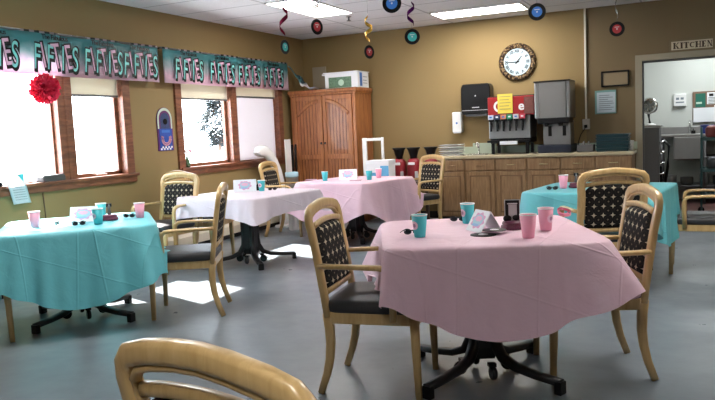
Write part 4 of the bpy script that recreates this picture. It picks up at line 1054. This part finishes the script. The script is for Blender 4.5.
def dishmachine():
    t = thing('dish_machine', 'dark stainless dish machine at the left inside the kitchen', 'kitchen machine', (4.72, 1.35, 0))
    MB().box(-.3, .30, -.35, .35, .12, 1.16, .01).build('body', M['dsteel'], t)
    MB().box(-.32, .32, -.37, .37, 1.16, 1.19, .004).build('top', M['steel'], t)
    for k in range(4): MB().tube([(.30, -.25, .5 + .15 * k), (.36, -.2, .52 + .15 * k), (.36, .2, .52 + .15 * k), (.30, .25, .5 + .15 * k)], .012).build('rail', M['chrome'], t)
    MB().box(.30, .33, -.2, -.02, .30, .62, .02).build('motor', M['black'], t); MB().box(.30, .34, .02, .18, .18, .42, .02).build('pump', M['black'], t)
    MB().tube([(.33, -.1, 1.0), (.42, -.12, .9), (.40, -.12, .6), (.36, -.1, .3)], .02).build('hose', M['black'], t)
    for x in (-.25, .25):
        for y in (-.3, .3): MB().tube([(x, y, .003), (x, y, .13)], .025).build('foot', M['black'], t)
dishmachine()
def fan():
    t = thing('desk_fan', 'small chrome desk fan on top of the dish machine', 'fan', (4.90, 1.15, 1.19), -10); t.scale = (1.15,) * 3
    R_ = T(0, -.03, .24) @ Matrix.Rotation(PI / 2, 4, 'X')
    MB().lathe([(.09, 0), (.10, .01), (.09, .02), (.07, .02), (.07, 0)], 28, mx=R_).build('guard_ring', M['chrome'], t)
    b = MB()
    for k in range(4): b.sweep([(0, -.04, .24), (.045 * math.cos(k * PI / 2 + .4), -.04, .24 + .045 * math.sin(k * PI / 2 + .4)), (.075 * math.cos(k * PI / 2 + .7), -.045, .24 + .075 * math.sin(k * PI / 2 + .7))], [.03, .045, .03], .003, up=(0, 1, 0), n=6)
    b.build('blades', mat('grey blades', (.3, .32, .32), .4), t)
    MB().tube([(0, -.01, .02), (-.02, -.0, .14), (0, -.02, .2)], .018).build('neck', M['black'], t); MB().lathe([(.07, 0), (.06, .02), (.02, .03)], 20).build('base', M['white'], t)
fan()
t = thing('towel_cabinet', 'small white box with printed label on the kitchen far wall', 'dispenser', (5.26, KY, 1.46))
MB().box(-.09, .09, -.06, -.001, 0, .19, .008).build('box', M['white'], t); MB().box(-.055, -.01, -.0625, -.061, .10, .135, 0).box(.01, .055, -.0625, -.061, .10, .135, 0).build('label_print', mat('grey print', (.2, .2, .2)), t); MB().box(-.06, .06, -.0625, -.061, .05, .07, 0).build('label_line', mat('grey print', (.2, .2, .2)), t)
t = thing('notice_board', 'framed notice board with green sheet and white papers on the kitchen wall', 'notice board', (5.74, KY, 1.45))
MB().box(-.30, .3, -.03, -.002, -.22, .22, .004).build('board', mat('cork brown', (.2, .12, .08), .8), t)
MB().box(-.26, -.12, -.034, -.03, -.02, .19, 0).build('green_sheet', M['green'], t)
MB().box(-.10, .12, -.034, -.03, .02, .20, 0).box(-.29, .06, -.040, -.036, -.25, -.03, 0).box(.0, .2, -.036, -.031, -.22, .0, 0).build('white_sheet', M['paper'], t)
b = MB().box(-.07, -.01, -.0355, -.034, .14, .18, 0).box(.01, .08, -.0355, -.034, .14, .18, 0)
for k in range(5): b.box(-.08, .09 - .02 * (k % 2), -.0355, -.034, .115 - .022 * k, .122 - .022 * k, 0)
b.build('printed_lines', M['black'], t)
MB().box(-.25, -.17, -.0355, -.034, .03, .06, 0).build('green_sheet_label', mat('pale green print', (.4, .6, .5), .5), t)
for i in range(2):
    o = MB().box(-.05, .05, -.05, .05, 0, .12, .01).box(-.058, .058, -.058, .058, .11, .13, .006).build('blue_tub', mat('royal blue plastic', (.015, .03, .2), .4)); o.location = (5.60 + .14 * i, 2.05, 1.0315)
    tag(o, ['blue tub on the kitchen sink table, left one', 'blue tub on the kitchen sink table, right one'][i], 'tub', 'blue tubs')
o = MB().box(-.03, .03, -.03, .03, 0, .05, .004).tube([(0, 0, .05), (0, 0, .08)], .006).build('soap_bottle', M['black']); o.location = (5.45, 2.3, 1.0315); tag(o, 'small black bottle beside the blue tubs', 'bottle')
def rack():
    t = thing('shelving_cart', 'dark teal wire shelving cart with wheels just inside the kitchen', 'shelf', (5.83, .62, 0))
    TL = mat('teal coated wire', (.03, .09, .095), .5); a, b_ = .30, .24
    for k, z in enumerate((.25, .58, .98)):
        sh = MB().box(-a, a, -b_, -b_ + .02, z, z + .04, .002).box(-a, a, b_ - .02, b_, z, z + .04, .002).box(-a, -a + .02, -b_, b_, z, z + .04, .002).box(a - .02, a, -b_, b_, z, z + .04, .002)
        for i in range(12): sh.tube([(-a + .05 * i + .02, -b_, z + .03), (-a + .05 * i + .02, b_, z + .03)], .003, 5)
        sh.build('wire_shelf', TL, t)
    for x in (-a + .015, a - .015):
        for y in (-b_ + .015, b_ - .015):
            p = MB().tube([(x, y, .09), (x, y, 1.15)], .013).build('post', TL, t)
            MB().lathe([(.03, -.012), (.04, -.008), (.04, .008), (.03, .012)], 16, mx=T(x, y, .042) @ Matrix.Rotation(PI / 2, 4, 'X')).build('wheel', M['black'], t)
rack()
for i, (x, y, z, c, lb) in enumerate(((5.66, .50, 1.021, (.25, .05, .05), 'dark red container on top of the kitchen cart, left'), (5.84, .5, 1.021, (.6, .4, .33), 'peach container on top of the kitchen cart, right'), (5.68, .5, .621, (.05, .06, .07), 'dark container on the middle shelf of the kitchen cart'), (5.85, .5, .621, (.3, .3, .32), 'grey container on the middle shelf of the kitchen cart'), (5.80, .46, .291, (.7, .68, .66), 'white tub on the bottom shelf of the kitchen cart'))):
    o = MB().lathe([(.06, 0), (.07, .02), (.075, .11), (.06, .13), (.03, .15)], 18).build('food_container', mat('container %d' % i, c, .5)); o.location = (x, y, z); tag(o, lb, 'container')
b = MB()
for i, (x, r, h_) in enumerate(((5.15, .08, .14), (5.36, .09, .11), (5.6, .07, .16), (5.8, .09, .12))):
    o = MB().lathe([(r * .8, 0), (r, .02), (r, h_), (r * .9, h_ + .01)], 18).build('stock_pot', M['dsteel'] if i % 2 else M['steel']); o.location = (x, 2.1, .2705)
    tag(o, ['grey pot on the low kitchen shelf, furthest left', 'wide pot on the low kitchen shelf, second from left', 'tall pot on the low kitchen shelf, third from left', 'wide pot on the low kitchen shelf, furthest right'][i], 'pot', 'pots under the kitchen table')

# ------------------------------------------------------------------ outside things
def tree():
    t = thing('evergreen_tree', 'bluish evergreen tree outside the far window', 'tree', (-22, 27.9, -.4))
    MB().lathe([(.15, 0), (.12, 1.5)], 10).build('trunk', mat('bark', (.12, .08, .06), .9), t)
    b = MB(); rnd = random.Random(5)
    for k in range(3000):
        z = rnd.uniform(1.2, 6.5); R_ = .95 + .45 * math.sin(z * 3); a = rnd.uniform(0, 2 * PI); r = R_ * rnd.uniform(.4, 1)
        c = Vector((r * math.cos(a), r * math.sin(a), z)); d = Vector((math.cos(a), math.sin(a), rnd.uniform(-.5, .2))) * .3; s = Vector((-math.sin(a), math.cos(a), 0)) * .09
        vs = [b.bm.verts.new(p) for p in (c - s, c + s, c + d + s * .3 + Vector((0, 0, -.05)), c + d - s * .3)]; b.bm.faces.new(vs)
    b.build('foliage', mat('glare tinted evergreen foliage', (.022, .036, .040), .9, noise=.5, nscale=3), t)  # bluish foliage colour stands in for the glare outside
tree()
def bench():
    t = thing('garden_bench', 'white garden bench far outside the far window', 'bench', (-18, 22.0, -.4), 55)
    p = mat('white painted slats', (.13, .14, .17), .6)
    MB().box(-.9, .9, -.25, .25, .42, .47, .01).build('seat', p, t)
    MB().box(-.9, .9, .22, .27, .55, .95, .01).build('backrest', p, t)
    for x in (-.8, .8):
        for y in (-.2, .24): MB().box(x - .04, x + .04, y - .03, y + .03, 0, .42 if y < 0 else .6, .005).build('leg', p, t)
bench()
